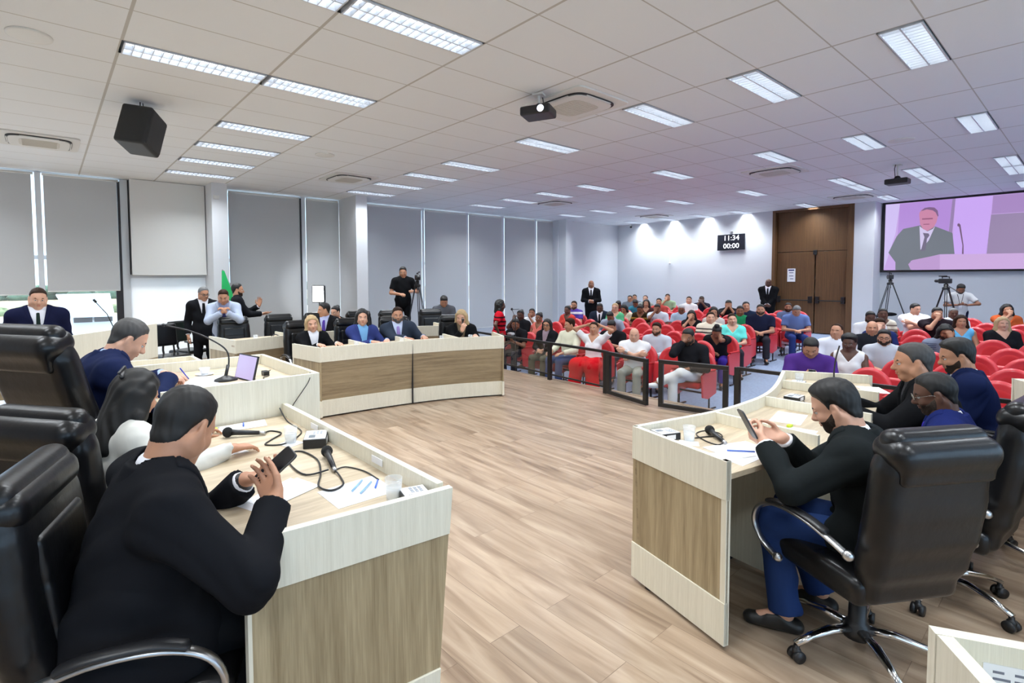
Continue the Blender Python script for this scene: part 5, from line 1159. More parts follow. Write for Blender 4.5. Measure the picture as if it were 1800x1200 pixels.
person('man in a black suit standing with clasped hands in front of the far white wall', (13.75, 10.35, zf(13.75)), 216, sit=False, s=1.06, head=(8, 2, 0), skin='brown', hair='bald', top='suit', topc=blk2, shirtc=(.8, .8, .85), tie=blk, botc=blk2, vox=.0125,
       L=((.20, .04, 1.06), (-.4, .9, -.6), (.2, -1, -.2), (-1, 0, 0), (.5, .7, .5), .4), R=((.21, -.04, 1.05), (-.4, -.9, -.6), (.2, 1, -.2), (-1, 0, 0), (.5, .7, .5), .4))
person('man in a black suit standing guard beside the wooden door', (17.45, 6.46, zf(17.45)), 192, sit=False, s=1.01, head=(6, 6, 0), skin='dark', hair='bald', top='suit', topc=blk2, shirtc=(.8, .8, .85), tie=blk, botc=blk2, bulk=1.08, vox=.013,
       L=((.20, .03, .90), (-.4, .9, -.6), (.2, -1, -.4), (-1, 0, 0), (.5, .7, .5), .4), R=((.21, -.03, .89), (-.4, -.9, -.6), (.2, 1, -.4), (-1, 0, 0), (.5, .7, .5), .4))
person('man in a white t-shirt with a lanyard standing by the screen wall', (17.6, 2.18, zf(17.6)), 196, sit=False, s=.93, lean=4, head=(6, 34, 0), skin='brown', hair='full', hairc='black', beard='black', top='tee', topc=(.62, .63, .64), botc=hexc(30, 34, 60), vox=.013, lanyard=blk,
       L=((.26, .12, 1.12), (-.1, 1.2, -.3), (.3, -.8, .1), (0, 0, 1), (.5, .7, .5), .5), R=((.24, -.06, 1.12), (-.1, -1.0, -.6), (.5, .6, .1), (0, 0, 1), (.5, .7, .5), .5))
# ------------------------------------------------------------------ audience
print('people done')
def snap(x): return 7.75 + .97 * max(0, round((x - 7.75) / .97))
lap = lambda sg, d=.30, z=.67: ((d, .05 * sg, z), (0, .7 * sg, -1), (.7, -.8 * sg, -.1), (0, 0, -1), (.5, .6, .4), .4)
def chin(sg): return ((.26, .03 * sg, 1.08), (.4, .7 * sg, -1), (-.35, -.1 * sg, .8), (-.8, 0, 0), (.9, .9, .6), .4)
def hold(sg): return ((.34, .045 * sg, .78), (0, .8 * sg, -1), (.5, -.6 * sg, .3), (-.3, -.2 * sg, .8), (.6, .7, .5), .5)
fold = lambda sg: ((.25, -.12 * sg, .86 + .02 * sg), (.1, .9 * sg, -.8), (.1, -1 * sg, .05), (-1, 0, 0), (.3, .4, .3), .3)
thigh = lambda sg: ((.36, .14 * sg, .66), (0, .6 * sg, -1), (1, -.1 * sg, -.1), (0, 0, -1))
behind = lambda sg: ((-.02, .13 * sg, 1.22), (.25, 1.0 * sg, .35), (-.5, -.8 * sg, .1), (-.3, -.8 * sg, 0), (.3, .4, .3), .4)
POSE = dict(lap=(lap(1), lap(-1)), chinR=(lap(1), chin(-1)), chinL=(chin(1), lap(-1)), hold=(hold(1), hold(-1)), fold=(fold(1), fold(-1)), thigh=(thigh(1), thigh(-1)), behind=(behind(1), behind(-1)), both=(chin(1), chin(-1)))
W_ = (.72, .73, .75); K_ = (.014, .014, .017)
# pixel-free placement: x row, y, crown height, then looks
AUD = [
 (7.75, 7.66, 1.23, 195, 'hold', 'photographer in a black t-shirt sitting with a camera behind the railing end', dict(skin='brown',hair='short',top='tee',topc=K_,lean=14,head=(20,12,0))),
 (8.72, 8.55, 1.28, 190, 'chinR', 'dark-skinned person in a black t-shirt with hair tied back, behind the photographer', dict(skin='dark',hair='bun',top='tee',topc=K_,head=(10,10,0))),
 (9.69, 9.11, 1.22, 200, 'chinL', 'man in a white t-shirt holding his ear near the far column', dict(skin='brown',hair='short',top='tee',topc=W_,head=(10,0,0))),
 (8.72, 7.97, 1.24, 185, 'lap', 'woman in a coral sleeveless top with hair pulled back', dict(skin='brown',hair='bun',fem=True,top='tank',topc=hexc(222,120,108),head=(4,6,0))),
 (7.75, 6.87, 1.24, 195, 'lap', 'woman with long dark hair and glasses in a black jacket, front row', dict(skin='tan',hair='long',fem=True,glasses=True,top='suit',topc=K_,shirtc=hexc(150,130,140),botc=hexc(96,92,76),head=(6,4,0))),
 (7.75, 6.29, 1.28, 175, 'thigh', 'man in a cream long-sleeved shirt turning his head away, front row', dict(skin='tan',hair='full',hairc='brown',top='shirt',topc=hexc(226,224,200),botc=hexc(70,84,124),bulk=1.05,head=(-20,6,0))),
 (7.75, 5.76, 1.25, 195, 'behind', 'woman in a white top and red skirt with both hands behind her head', dict(skin='tan',hair='pony',hairc='brown',fem=True,top='tee',topc=(.78,.78,.8),skirt=True,botc=hexc(214,24,36),lean=-4)),
 (8.72, 5.99, 1.21, 195, 'hold', 'man in a black polo looking at his phone, front row', dict(skin='tan',hair='full',top='polo',topc=K_,bulk=1.1,lean=10,botc=hexc(80,84,92),head=(0,28,0))),
 (7.75, 4.91, 1.21, 200, 'fold', 'bald older man in a white shirt with a dark shoulder strap, front row', dict(skin='light',hair='bald',top='polo',topc=(.8,.8,.82),bulk=1.12,lean=6,botc=hexc(150,150,140),watch=1,head=(10,8,0))),
 (8.72, 5.06, 1.20, 195, 'lap', 'man with stubble in a light grey shirt, leaning forward in the front row', dict(skin='tan',hair='full',hairc='brown',beard='brown',top='shirt',topc=hexc(200,206,216),bulk=1.06,lean=8,botc=hexc(110,110,106),head=(-4,0,0))),
 (7.75, 3.93, 1.29, 190, 'chinR', 'man in a black hooded sweater and white trousers, fist on his chin', dict(skin='brown',hair='short',beard='black',top='hoodie',topc=K_,bulk=1.05,lean=12,botc=(.72,.72,.72),shoe=(.7,.7,.7),head=(-6,16,0),legs={1:((.42,-.02,.62),(.50,-.34,.44),(.6,-.8,0))})),
 (10.66, 8.75, 1.24, 185, 'lap', 'woman in a rust red blouse, three rows back on the left', dict(skin='dark',hair='bun',fem=True,top='tee',topc=hexc(190,66,58),head=(0,4,0))),
 (11.63, 9.32, 1.29, 200, 'chinR', 'man with glasses in a purple and white striped shirt', dict(skin='tan',hair='short',hairc='brown',glasses=True,beard='brown',top='polo',topc=hexc(90,70,160),stripes=(.22,(.8,.8,.85),'white'),head=(6,0,0))),
 (11.63, 8.42, 1.28, 205, 'thigh', 'bald man in a dark suit and white shirt seated below the standing guard', dict(skin='dark',hair='crop',top='suit',topc=hexc(36,44,58),shirtc=(.8,.8,.85),tie=K_,bulk=1.1,lean=10,head=(0,16,0))),
 (9.69, 4.40, 1.20, 195, 'chinL', 'woman in a black t-shirt and purple jeans bowing her head over her phone', dict(skin='brown',hair='topbun',hairc='black',fem=True,top='shirt',topc=K_,sleeve=.35,bulk=1.12,lean=24,botc=hexc(56,40,130),head=(10,38,0))),
 (10.66, 5.02, 1.25, 195, 'lap', 'man in a cream and black striped polo shirt', dict(skin='light',hair='short',hairc='brown',top='polo',topc=hexc(224,216,196),stripes=(.075,hexc(60,56,56),'dark'),bulk=1.08,head=(20,-2,0))),
 (10.66, 4.58, 1.24, 205, 'lap', 'woman in a bright turquoise top', dict(skin='light',hair='bun',hairc='brown',fem=True,top='tee',topc=hexc(110,226,214),bulk=1.1,head=(4,0,6))),
 (11.63, 5.91, 1.18, 205, 'chinR', 'woman with black hair in a black t-shirt, hand at her mouth', dict(skin='tan',hair='bob',hairc='black',fem=True,top='shirt',sleeve=.35,topc=K_,lean=10,head=(0,10,0))),
 (12.60, 6.66, 1.24, 200, 'lap', 'white-haired man with glasses in a pale blue shirt, head lowered', dict(skin='brown',hair='short',hairc='white',glasses=True,top='polo',topc=hexc(176,200,220),lean=6,head=(0,24,0))),
 (15.51, 7.98, 1.24, 200, 'lap', 'man in a white t-shirt in the last row, left of the man in navy', dict(skin='light',hair='crop',hairc='brown',top='tee',topc=W_,head=(0,0,0))),
 (16.48, 8.06, 1.17, 200, 'both', 'bald man in a dark navy t-shirt with folded hands in the last row', dict(skin='dark',hair='crop',beard='black',top='tee',topc=hexc(34,34,48),bulk=1.1,head=(0,0,0))),
 (11.63, 5.41, 1.28, 190, 'lap', 'woman with long dark hair turning away behind the man in stripes', dict(skin='tan',hair='long',fem=True,top='shirt',topc=hexc(200,196,190),head=(20,8,0))),
 (14.54, 6.37, 1.25, 205, 'both', 'man in a black shirt hiding his mouth behind both hands', dict(skin='brown',hair='short',top='shirt',topc=K_,sleeve=.5,lean=12,head=(0,12,0))),
 (13.57, 5.52, 1.27, 200, 'lap', 'clean-shaven man in a dark blue t-shirt beside the beard in navy', dict(skin='tan',hair='short',top='tee',topc=hexc(30,40,62),bulk=1.08,head=(8,-2,0))),
 (12.60, 5.25, 1.24, 200, 'fold', 'person in a green top between the dark blue and black shirts', dict(skin='brown',hair='short',top='tee',topc=hexc(40,140,92),head=(0,6,0))),
 (12.60, 4.81, 1.29, 200, 'lap', 'broad bearded man in a navy polo at the aisle', dict(skin='tan',hair='short',beard='brown',top='polo',topc=hexc(30,34,56),bulk=1.18,head=(0,0,0))),
 (16.48, 9.23, 1.24, 205, 'chinR', 'man in a sage green polo in the last row', dict(skin='tan',hair='short',hairc='brown',top='polo',topc=hexc(150,174,140),bulk=1.1,head=(0,0,0))),
 (12.60, 7.31, 1.24, 200, 'chinR', 'man in a white polo resting his face on his hand', dict(skin='brown',hair='crop',top='polo',topc=hexc(214,222,232),bulk=1.1,lean=12,head=(0,16,0))),
 (14.54, 8.42, 1.23, 200, 'lap', 'person in red behind the man in a white polo', dict(skin='tan',hair='short',top='tee',topc=hexc(170,70,64))),
 (13.57, 8.25, 1.25, 200, 'lap', 'young woman with long black hair in a yellow and black top', dict(skin='tan',hair='long',fem=True,top='tee',topc=hexc(70,40,40),head=(0,0,0))),
 (15.51, 9.47, 1.24, 200, 'lap', 'man with a receding hairline in the last row behind the young woman', dict(skin='light',hair='receding',hairc='brown',top='tee',topc=hexc(150,156,150))),
 (15.51, 10.05, 1.23, 200, 'lap', 'man with sunglasses in a grey shirt near the far corner', dict(skin='tan',hair='short',glasses=True,top='polo',topc=hexc(104,112,122),bulk=1.1)),
 (16.48, 10.49, 1.19, 205, 'lap', 'man with dark hair partly behind the one wearing sunglasses', dict(skin='tan',hair='short',top='shirt',topc=hexc(110,110,120))),
 (13.57, 9.11, 1.21, 190, 'lap', 'person with dark hair and a red shirt with lowered head in the rear left', dict(skin='dark',hair='full',top='tee',topc=hexc(180,50,54),lean=10,head=(0,30,0))),
 (11.63, 7.97, 1.27, 200, 'lap', 'blonde woman with glasses and a green top, rear left block', dict(skin='light',hair='bun',hairc='blonde',fem=True,glasses=True,top='tee',topc=hexc(90,180,130))),
 (10.66, 7.32, 1.25, 195, 'thigh', 'person in a grey hooded sweater bending forward', dict(skin='brown',hair='short',top='hoodie',topc=hexc(150,160,176),bulk=1.12,lean=26,head=(0,30,0))),
 (12.60, 8.29, 1.17, 195, 'lap', 'girl in a cream top with dark hair, head down', dict(skin='tan',hair='bob',fem=True,top='tee',topc=hexc(228,222,196),lean=10,head=(-10,28,0))),
 (14.54, 9.16, 1.14, 195, 'lap', 'person in a teal top with dark hair bowed forward', dict(skin='brown',hair='full',top='tee',topc=hexc(60,130,150),lean=14,head=(0,30,0))),
 (12.60, 7.80, 1.21, 195, 'lap', 'woman in a black and gold patterned top, head down', dict(skin='brown',hair='bun',fem=True,top='tee',topc=hexc(50,40,26),stripes=(.13,hexc(150,120,50),'gold'),bulk=1.1,lean=12,head=(0,28,0))),
 (13.57, 4.44, 1.25, 210, 'lap', 'grey-haired man in a blue short-sleeved shirt and jeans near the wooden door', dict(skin='tan',hair='short',hairc='grey',top='polo',topc=hexc(100,120,170),bulk=1.12,lean=10,botc=hexc(48,62,118),head=(0,32,0))),
 (14.54, 4.91, 1.20, 200, 'lap', 'bearded man half hidden behind the man in the blue shirt', dict(skin='brown',hair='short',beard='black',top='tee',topc=hexc(90,100,130))),
 (7.75, 2.35, 1.29, 200, 'hold', 'man in a purple polo with white collar tips looking at his phone', dict(skin='tan',hair='full',top='polo',topc=hexc(78,48,124),bulk=1.14,lean=10,head=(0,30,0))),
 (8.72, 2.17, 1.21, 190, 'lap', 'dark-skinned woman with short afro hair in a white sleeveless top', dict(skin='dark',hair='afro',fem=True,top='tank',topc=(.78,.78,.78),bulk=1.1,head=(-6,8,0))),
 (9.69, 1.99, 1.09, 195, 'lap', 'bearded man with glasses in a light grey polo, front row right', dict(skin='tan',hair='full',beard='black',glasses=True,top='polo',topc=hexc(184,188,196),bulk=1.06,head=(-4,4,0))),
 (9.69, 2.58, 1.25, 190, 'lap', 'man in a white shirt gazing left, second row right', dict(skin='tan',hair='receding',hairc='brown',top='shirt',topc=hexc(222,226,236),bulk=1.05,head=(-10,-4,0))),
 (12.60, 2.82, 1.23, 205, 'lap', 'dark-skinned man in a white t-shirt, rear of the right block by the door', dict(skin='dark',hair='short',beard='black',top='tee',topc=W_,bulk=1.12,head=(0,14,0))),
 (13.57, 2.82, 1.21, 200, 'lap', 'dark-skinned woman with short hair in a pale patterned shirt', dict(skin='dark',hair='short',fem=True,top='polo',topc=hexc(206,200,184),stripes=(.09,hexc(130,120,110),'taupe'),head=(-4,0,0))),
 (10.66, 2.35, 1.23, 195, 'lap', 'bald man in a black t-shirt behind the man in navy', dict(skin='tan',hair='bald',top='tee',topc=hexc(30,32,38),bulk=1.05,head=(0,4,0))),
 (11.63, 2.47, 1.08, 200, 'chinR', 'young man in a navy polo with a hand on his chin', dict(skin='light',hair='full',hairc='brown',top='polo',topc=hexc(38,48,96),lean=8,head=(0,10,0))),
 (14.54, 2.49, 1.27, 205, 'fold', 'man in a white t-shirt with folded arms below the left tripod', dict(skin='light',hair='short',top='tee',topc=(.82,.82,.83),bulk=1.1,head=(30,8,0))),
 (13.57, 2.01, 1.28, 205, 'chinR', 'man in a black t-shirt resting his chin on his fist', dict(skin='tan',hair='short',top='tee',topc=hexc(40,32,38),bulk=1.12,lean=8,head=(0,6,0))),
 (14.54, 1.88, 1.19, 200, 'lap', 'older dark-skinned man with short grey hair in a pale t-shirt', dict(skin='dark',hair='crop',hairc='grey',top='tee',topc=hexc(206,210,216),bulk=1.1,head=(0,2,0))),
 (12.60, 1.53, 1.22, 200, 'lap', 'woman with wavy brown hair in a sky blue sleeveless top', dict(skin='tan',hair='bob',hairc='brown',fem=True,top='tank',topc=hexc(110,190,236),bulk=1.05,head=(0,4,0))),
 (10.66, 1.48, 1.25, 200, 'chinL', 'man with long black hair and a beard in a chequered shirt, hand at his mouth', dict(skin='brown',hair='bob',beard='black',top='shirt',topc=hexc(120,128,146),stripes=(.03,hexc(60,66,86),'check'),lean=8,head=(0,16,0))),
 (12.60, 1.02, 1.21, 208, 'lap', 'blonde woman in a black blouse with her hands together', dict(skin='light',hair='longwave',hairc='blonde',fem=True,top='shirt',topc=K_,bulk=1.16,head=(-4,0,0))),
 (15.51, 1.20, 1.24, 205, 'chinR', 'woman with glasses in a rust orange top, back row at the right edge', dict(skin='tan',hair='long',fem=True,glasses=True,top='tee',topc=hexc(180,84,44),bulk=1.14,head=(0,4,0))),
]
occ = []
for a in AUD:
    (x, y, hgt, face, pose, lab, kw) = a
    s = max(.92, min(1.06, hgt / 1.30)); L_, R_ = POSE[pose]; kw = dict(kw)
    vx = .0115 if x < 9 else (.013 if x < 12 else .015)
    J = person(lab, (x - .02, y, zf(x)), face, s=s, L=L_, R=R_, vox=vx, hipz=.53, **kw)
    if 'phone' in lab:
        p_ = toworld(J, (.46, 0, .86) if pose == 'hold' else (.40, -.05, .70)); fa_ = math.radians(face)
        phone('phone held by the ' + ' '.join(lab.split()[:6]), tuple(p_), (-math.cos(fa_) * .6, -math.sin(fa_) * .6, .8), (math.cos(fa_), math.sin(fa_), .5))
    occ.append((round(x + .12, 2), y, lab))
def seat_label(x, y, who=None):
    row = int(round((x - .12 - 7.75) / .97)); blk_ = 'left' if y > 3.3 else 'right'
    return row, blk_
EMPTY = [
 (7.87, 0.66), (7.87, 1.23), (7.87, 1.79), (7.87, 4.42), (8.84, 0.62), (8.84, 1.14), (8.84, 1.65), (8.84, 4.4), (8.84, 5.52), (8.84, 6.49), (8.84, 6.98), (8.84, 7.48), (8.84, 9.05), (9.81, 0.57), (9.81, 1.04), (9.81, 1.52), (9.81, 4.93), (9.81, 5.45), (9.81, 5.97), (9.81, 6.5), (9.81, 7.02), (9.81, 7.54), (9.81, 8.07), (9.81, 8.59), (10.78, 0.79), (10.78, 5.6), (10.78, 6.17), (10.78, 6.75), (10.78, 7.8), (10.78, 8.27), (11.75, 0.57), (11.75, 1.05), (11.75, 1.52), (11.75, 1.99), (11.75, 4.88), (11.75, 6.42), (11.75, 6.94), (11.75, 7.46), (12.72, 2.17), (12.72, 5.72), (12.72, 6.19), (12.72, 8.92), (13.69, 0.97), (13.69, 1.49), (13.69, 4.98), (13.69, 6.07), (13.69, 6.61), (13.69, 7.16), (13.69, 7.7), (14.66, 0.93), (14.66, 1.41), (14.66, 5.4), (14.66, 5.89), (14.66, 6.88), (14.66, 7.4), (14.66, 7.91), (15.63, 1.76), (15.63, 2.31), (15.63, 5.07), (15.63, 5.55), (15.63, 6.04), (15.63, 6.52), (15.63, 7.01), (15.63, 7.49), (15.63, 8.48), (15.63, 8.97)
]
for x, y, lab in occ:
    place_seat(x, y, False, 'red seat under the ' + ' '.join(lab.split()[:9]).rstrip(','), 180)
rows = {}
for x, y in EMPTY: rows.setdefault((x, y > 3.3), []).append(y)
RN = ['front row', 'second row', 'third row', 'fourth row', 'fifth row', 'sixth row', 'seventh row', 'eighth row', 'last row']
PN = ordn + ['tenth', 'eleventh', 'twelfth', 'thirteenth']
for (x, left), ys in rows.items():
    row = int(round((x - .12 - 7.75) / .97))
    for n, y in enumerate(sorted(ys, reverse=not left)):
        place_seat(x, y, True, '%s empty red seat from the aisle in the %s of the %s block' % (PN[n], RN[row], 'left' if left else 'right'), 180)
# ------------------------------------------------------------------ things on the desks
def sheet(label, pts, z, mt=paper, group=None, name='paper_sheet', dz=.0012):
    n = len(pts); c = (sum(p[0] for p in pts) / n, sum(p[1] for p in pts) / n, z); mb = MB(); mb.prism(pts, z, z + dz)
    return tag(mb.obj(name, mt), label, 'paper', group)
def rect(c, w_, h_, deg): a = math.radians(deg); u = V((math.cos(a), math.sin(a))) * w_ / 2; v = V((-math.sin(a), math.cos(a))) * h_ / 2; c = V(c); return [tuple(c - u - v), tuple(c + u - v), tuple(c + u + v), tuple(c - u + v)]
def glass_cup(x, y, z, label):
    t = thing('water_glass', label, 'glass', (x, y, z), 0, 'water glasses on the desks')
    mb = MB(); mb.lathe([(.001, .0), (.028, .0), (.034, .085), (.032, .085), (.026, .006), (.001, .006)], n=20); mb.obj('glass_wall', glass, t, True, world=False)
    mb = MB(); mb.lathe([(.001, .007), (.0262, .007), (.0300, .05), (.001, .05)], n=20); mb.obj('water', waterm, t, True, world=False)
def cable(label, pts, r=.004, name='cable'):
    mb = MB(); mb.tube([(*p[:2], p[2]) for p in smooth3(pts)], r, 6); return tag(mb.obj(name, blackp, None, True), label, 'cable')
def smooth3(pts, n=6):
    P = [V(p) for p in pts]; out = []
    for i in range(len(P) - 1):
        a = P[max(i - 1, 0)]; b = P[i]; c = P[i + 1]; d = P[min(i + 2, len(P) - 1)]
        for k in range(n): t = k / n; out.append(.5 * ((2 * b) + (c - a) * t + (2 * a - 5 * b + 4 * c - d) * t * t + (3 * b - a - 3 * c + d) * t ** 3))
    out.append(P[-1]); return out
def hand_mic(label, head, tail, z):
    h, t_ = V((*head, z + .028)), V((*tail, z + .014)); d_ = (t_ - h).normalized(); t = thing('microphone', label, 'microphone', tuple(h), 0, 'corded hand microphones')
    mb = MB(); mb.sphere(tuple(h), .027, 8); mb.obj('foam_head', mat('foam_black', (.01, .01, .01), .95, bump=.5, bscale=400), t, True)
    mb = MB(); mb.tube([h + d_ * .018, h + d_ * .05, t_], [.017, .014, .011], 12); mb.obj('handle', blackp, t, True)
    mb = MB(); mb.tube([t_, t_ + d_ * .03], .010, 10); mb.obj('connector', alum, t, True)
def control_box(label, c, deg, z, sx=.15, sy=.11, h=.045):
    t = thing('control_box', label, 'control box', (*c, z), math.radians(deg), 'voting control boxes')
    MB().cbox((0, 0, h / 2), (sx / 2, sy / 2, h / 2)).obj('case', blackp, t, bevel=.002, world=False)
    MB().cbox((0, 0, h + .0015), (sx / 2 - .004, sy / 2 - .004, .0015)).obj('face_plate', paper, t, world=False)
    MB().cbox((-.03, .015, h + .0035), (.022, .016, .0008)).obj('display', mat('lcd_grey', (.16, .19, .22), .3), t, world=False)
    for i in range(3):
        for j in range(3): MB().cbox((.012 + i * .017, -.025 + j * .017, h + .004), (.006, .0055, .0012)).obj('button', mat('button_grey', (.4, .42, .46), .5), t, world=False)
    MB().cbox((.0, -sy / 2 - .0005, h * .5), (.03, .0008, .012)).obj('side_label', paper, t, world=False)
ZN = .92 + .0005
sheet('blank sheet on the near left desk beside the tall desk', [(.724, 3.1), (.985, 3.09), (.955, 2.95), (.716, 2.98)], ZN)
sheet('yellow slip at the foot of the tall desk', [(.66, 3.09), (.72, 3.10), (.74, 3.07), (.68, 3.06)], ZN, mat('yellow_paper', hexc(226, 230, 90), .6))
sheet('sheet under the right hand of the woman in ivory', [(.48, 2.72), (.70, 2.70), (.74, 2.56), (.50, 2.55)], ZN)
sheet('white sheet under the phone of the man in black, left desk', [(.514, 1.97), (.77, 2.10), (.80, 1.93), (.557, 1.86)], ZN)
sheet('second white sheet overlapping the one under the phone, left desk', [(.56, 1.96), (.79, 2.08), (.83, 1.94), (.60, 1.86)], ZN + .0014)
sheet('large white sheets with pens near the front corner of the left desk', [(.796, 1.89), (1.05, 1.90), (1.04, 1.70), (.796, 1.70)], ZN)
def pen(label, a, b, z, m): mb = MB(); mb.tube([(*a, z + .006), (*b, z + .006)], .004, 6); tag(mb.obj('pen', m, None, True), label, 'pen')
bluep = mat('blue_plastic', hexc(70, 110, 210), .3); clearp = mat('clear_blue_plastic', hexc(150, 190, 225), .2)
pen('blue pen on the blank sheet near the tall desk', (.86, 3.07), (.84, 3.0), ZN + .0015, bluep)
pen('pale blue pen lying left on the front corner sheets', (.90, 1.80), (.98, 1.93 - .06), ZN + .0015, clearp)
pen('pale blue pen lying right on the front corner sheets', (.915, 1.76), (1.0, 1.86 - .03), ZN + .0015, clearp)
pen('blue marker beside the water glass at the front corner', (.985, 1.77), (1.03, 1.83), ZN + .0015, bluep)
hand_mic('microphone beside the sheets of the woman in ivory', (.72, 2.86), (.86, 2.79), ZN)
hand_mic('microphone lying on its looped cable, middle of the left desk', (.995, 2.24), (.945, 2.06), ZN)
cable('looped black microphone cable at the far end of the left desk', [(.88, 2.78, ZN + .01), (.93, 2.82, ZN + .004), (.96, 2.74, ZN + .004), (.88, 2.66, ZN + .004), (.83, 2.6, ZN + .004), (.90, 2.55, ZN + .004), (1.0, 2.62, ZN + .004), (1.06, 2.72, ZN + .004), (1.07, 2.95, ZN + .004), (1.08, 3.1, ZN + .05)])
cable('big loop of black cable around the middle microphone', [(.94, 2.04, ZN + .012), (.93, 1.96, ZN + .004), (.90, 1.88, ZN + .006), (.84, 1.86, ZN + .006), (.82, 1.93, ZN + .006), (.88, 2.05, ZN + .006), (.94, 2.22, ZN + .005), (.93, 2.38, ZN + .005), (.86, 2.38, ZN + .005), (.82, 2.22, ZN + .005), (.83, 2.08, ZN + .005), (.92, 2.06, ZN + .011)])
cable('thin black cable from the loop to the corner control box', [(.94, 2.05, ZN + .004), (1.0, 2.06, ZN + .004), (1.04, 1.96, ZN + .004), (1.04, 1.84, ZN + .004)], .003)
glass_cup(.94, 2.55, ZN, 'water glass on a napkin in the middle of the left desk'); sheet('folded napkin under the middle water glass', rect((.94, 2.545), .09, .09, 20), ZN - .0002, group=None)
glass_cup(.99, 1.64, ZN, 'water glass at the front corner of the left desk')
control_box('white-topped control box at the middle of the left desk', (1.035, 2.46), 62, ZN); control_box('white-topped control box at the front corner of the left desk', (1.035, 1.555), 75, ZN, .13, .10, .04)
for y, tx in ((1.95, 'nearer'), (2.62, 'farther')):
    MB().box((1.094, y - .045, .945), (1.096, y + .045, .975)).obj('sticker', paper); o = bpy.data.objects['sticker' if y < 2 else 'sticker.001']; tag(o, 'small white sticker inside the front board of the left desk, %s one' % tx, 'sticker')
cable('thin black wire hanging down the side of the tall cream desk', [(1.30, 3.16, 1.155), (1.27, 3.12, 1.10), (1.16, 3.125, .95), (1.19, 3.125, .90), (1.10, 3.05, .925)], .0025)
# on the tall desk
ZP = 1.075 + .0006
sheet('white pages being signed on the tall desk', [(.60, 3.60), (.80, 3.95), (.98, 3.84), (.78, 3.46)], ZP)
sheet('pale green sheet under the signed pages', [(.70, 3.45), (.78, 3.62), (.90, 3.56), (.83, 3.40)], ZP - .0003, mat('green_paper', hexc(170, 214, 196), .6))
t = thing('desk_microphone', 'black gooseneck microphone with an oval base on the tall desk', 'microphone', (.92, 3.66, ZP))
mb = MB(); mb.lathe([(.001, 0), (.062, 0), (.060, .012), (.030, .026), (.012, .035), (.001, .036)], n=24, m=Matrix.Diagonal((1.2, .9, 1, 1))); mb.obj('base', blackp, t, True, world=False)
mb = MB(); mb.tube(smooth3([(0, 0, .03), (.03, .03, .12), (.02, .06, .20), (-.06, .10, .27), (-.17, .18, .33), (-.30, .28, .37)]), .0055, 8); mb.obj('gooseneck', blackp, t, True, world=False)
mb = MB(); mb.tube([(0, 0, .03), (.022, .022, .10)], .011, 8); mb.obj('stem', blackp, t, True, world=False)
mb = MB(); mb.sphere((-.31, .288, .373), .012, 6); mb.obj('capsule', blackp, t, True, world=False)
t = thing('tablet', 'tablet computer standing on the tall desk, lilac picture on its screen', 'tablet', (1.02, 3.60, ZP), math.radians(100))
MB().box((-.13, -.006, 0), (.13, .006, .17), Matrix.Rotation(math.radians(14), 4, 'X')).obj('case', blackp, t, bevel=.002, world=False)
MB().box((-.122, .0062, .008), (.122, .0075, .162), Matrix.Rotation(math.radians(14), 4, 'X')).obj('display', mat('tablet_display', (.1, .1, .12), .2, emit=hexc(196, 180, 226), es=.35), t, world=False)
MB().box((-.04, -.06, 0), (.04, -.004, .004)).obj('stand', blackp, t, world=False)
t = thing('cup_and_saucer', 'small white cup on a saucer behind the desk microphone', 'cup', (.86, 3.98, ZP))
mb = MB(); mb.lathe([(.001, 0), (.05, .002), (.062, .010), (.05, .006), (.001, .005)], n=20); mb.obj('saucer', paper, t, True, world=False)
mb = MB(); mb.lathe([(.001, .006), (.024, .008), (.036, .05), (.033, .05), (.022, .012), (.001, .011)], n=18); mb.obj('cup', paper, t, True, world=False)
cable('black charger wires on the tall desk', [(1.05, 3.52, ZP + .004), (1.12, 3.5, ZP + .004), (1.14, 3.58, ZP + .004), (1.20, 3.64, ZP + .004), (1.22, 3.74, ZP + .01), (1.28, 3.85, ZP + .004)], .003)
tag(MB().box((1.17, 3.66, ZP), (1.21, 3.72, ZP + .03)).obj('power_adapter', blackp, bevel=.004), 'small black power adapter on the tall desk', 'adapter')
# on the right desk
ZR = .83 + .0005
sheet('stack of papers before the bearded man at the right desk', rect((2.83, 1.17), .30, .20, -20), ZR, dz=.003); sheet('loose sheet at the chair edge of the right desk', [(2.66, 1.26), (2.60, 1.06), (2.85, 1.04), (2.80, 1.12)], ZR - .0002)
pen('blue pen on the papers at the right desk', (2.75, 1.20), (2.84, 1.10), ZR + .0032, bluep)
glass_cup(2.78, 1.42, ZR, 'water glass near the corner of the right desk'); sheet('napkin beside the glass at the right desk', rect((2.74, 1.40), .08, .10, 30), ZR - .0002)
control_box('white-topped control box in the near corner of the right desk', (2.72, 1.53), -20, ZR, .13, .1, .04)
hand_mic('microphone on the nearest place of the right desk', (2.98, 1.40), (2.88, 1.28), ZR)
cable('looped microphone cable on the nearest place of the right desk', [(2.87, 1.27, ZR + .01), (2.82, 1.28, ZR + .004), (2.84, 1.36, ZR + .004), (2.92, 1.45, ZR + .004), (3.02, 1.45, ZR + .004), (3.04, 1.38, ZR + .004), (2.98, 1.33, ZR + .004), (2.93, 1.38, ZR + .004), (2.84, 1.42, ZR + .004)], .0035)
sheet('papers on the second place of the right desk', rect((3.72, 1.24), .30, .17, 10), ZR); sheet('papers by the divider of the second place', rect((3.42, 1.08), .20, .14, 5), ZR)
tag(MB().cbox((3.50, 1.16, ZR + .008), (.02, .012, .008)).obj('eraser', mat('yellow_green_plastic', hexc(200, 220, 60), .5), bevel=.003), 'yellow-green highlighter cap on the second place of the right desk', 'highlighter')
sheet('papers on the fourth place of the right desk', rect((4.95, 1.35), .30, .2, 10), ZR); sheet('second papers on the fourth place of the right desk', rect((5.15, 1.12), .26, .16, 30), ZR)
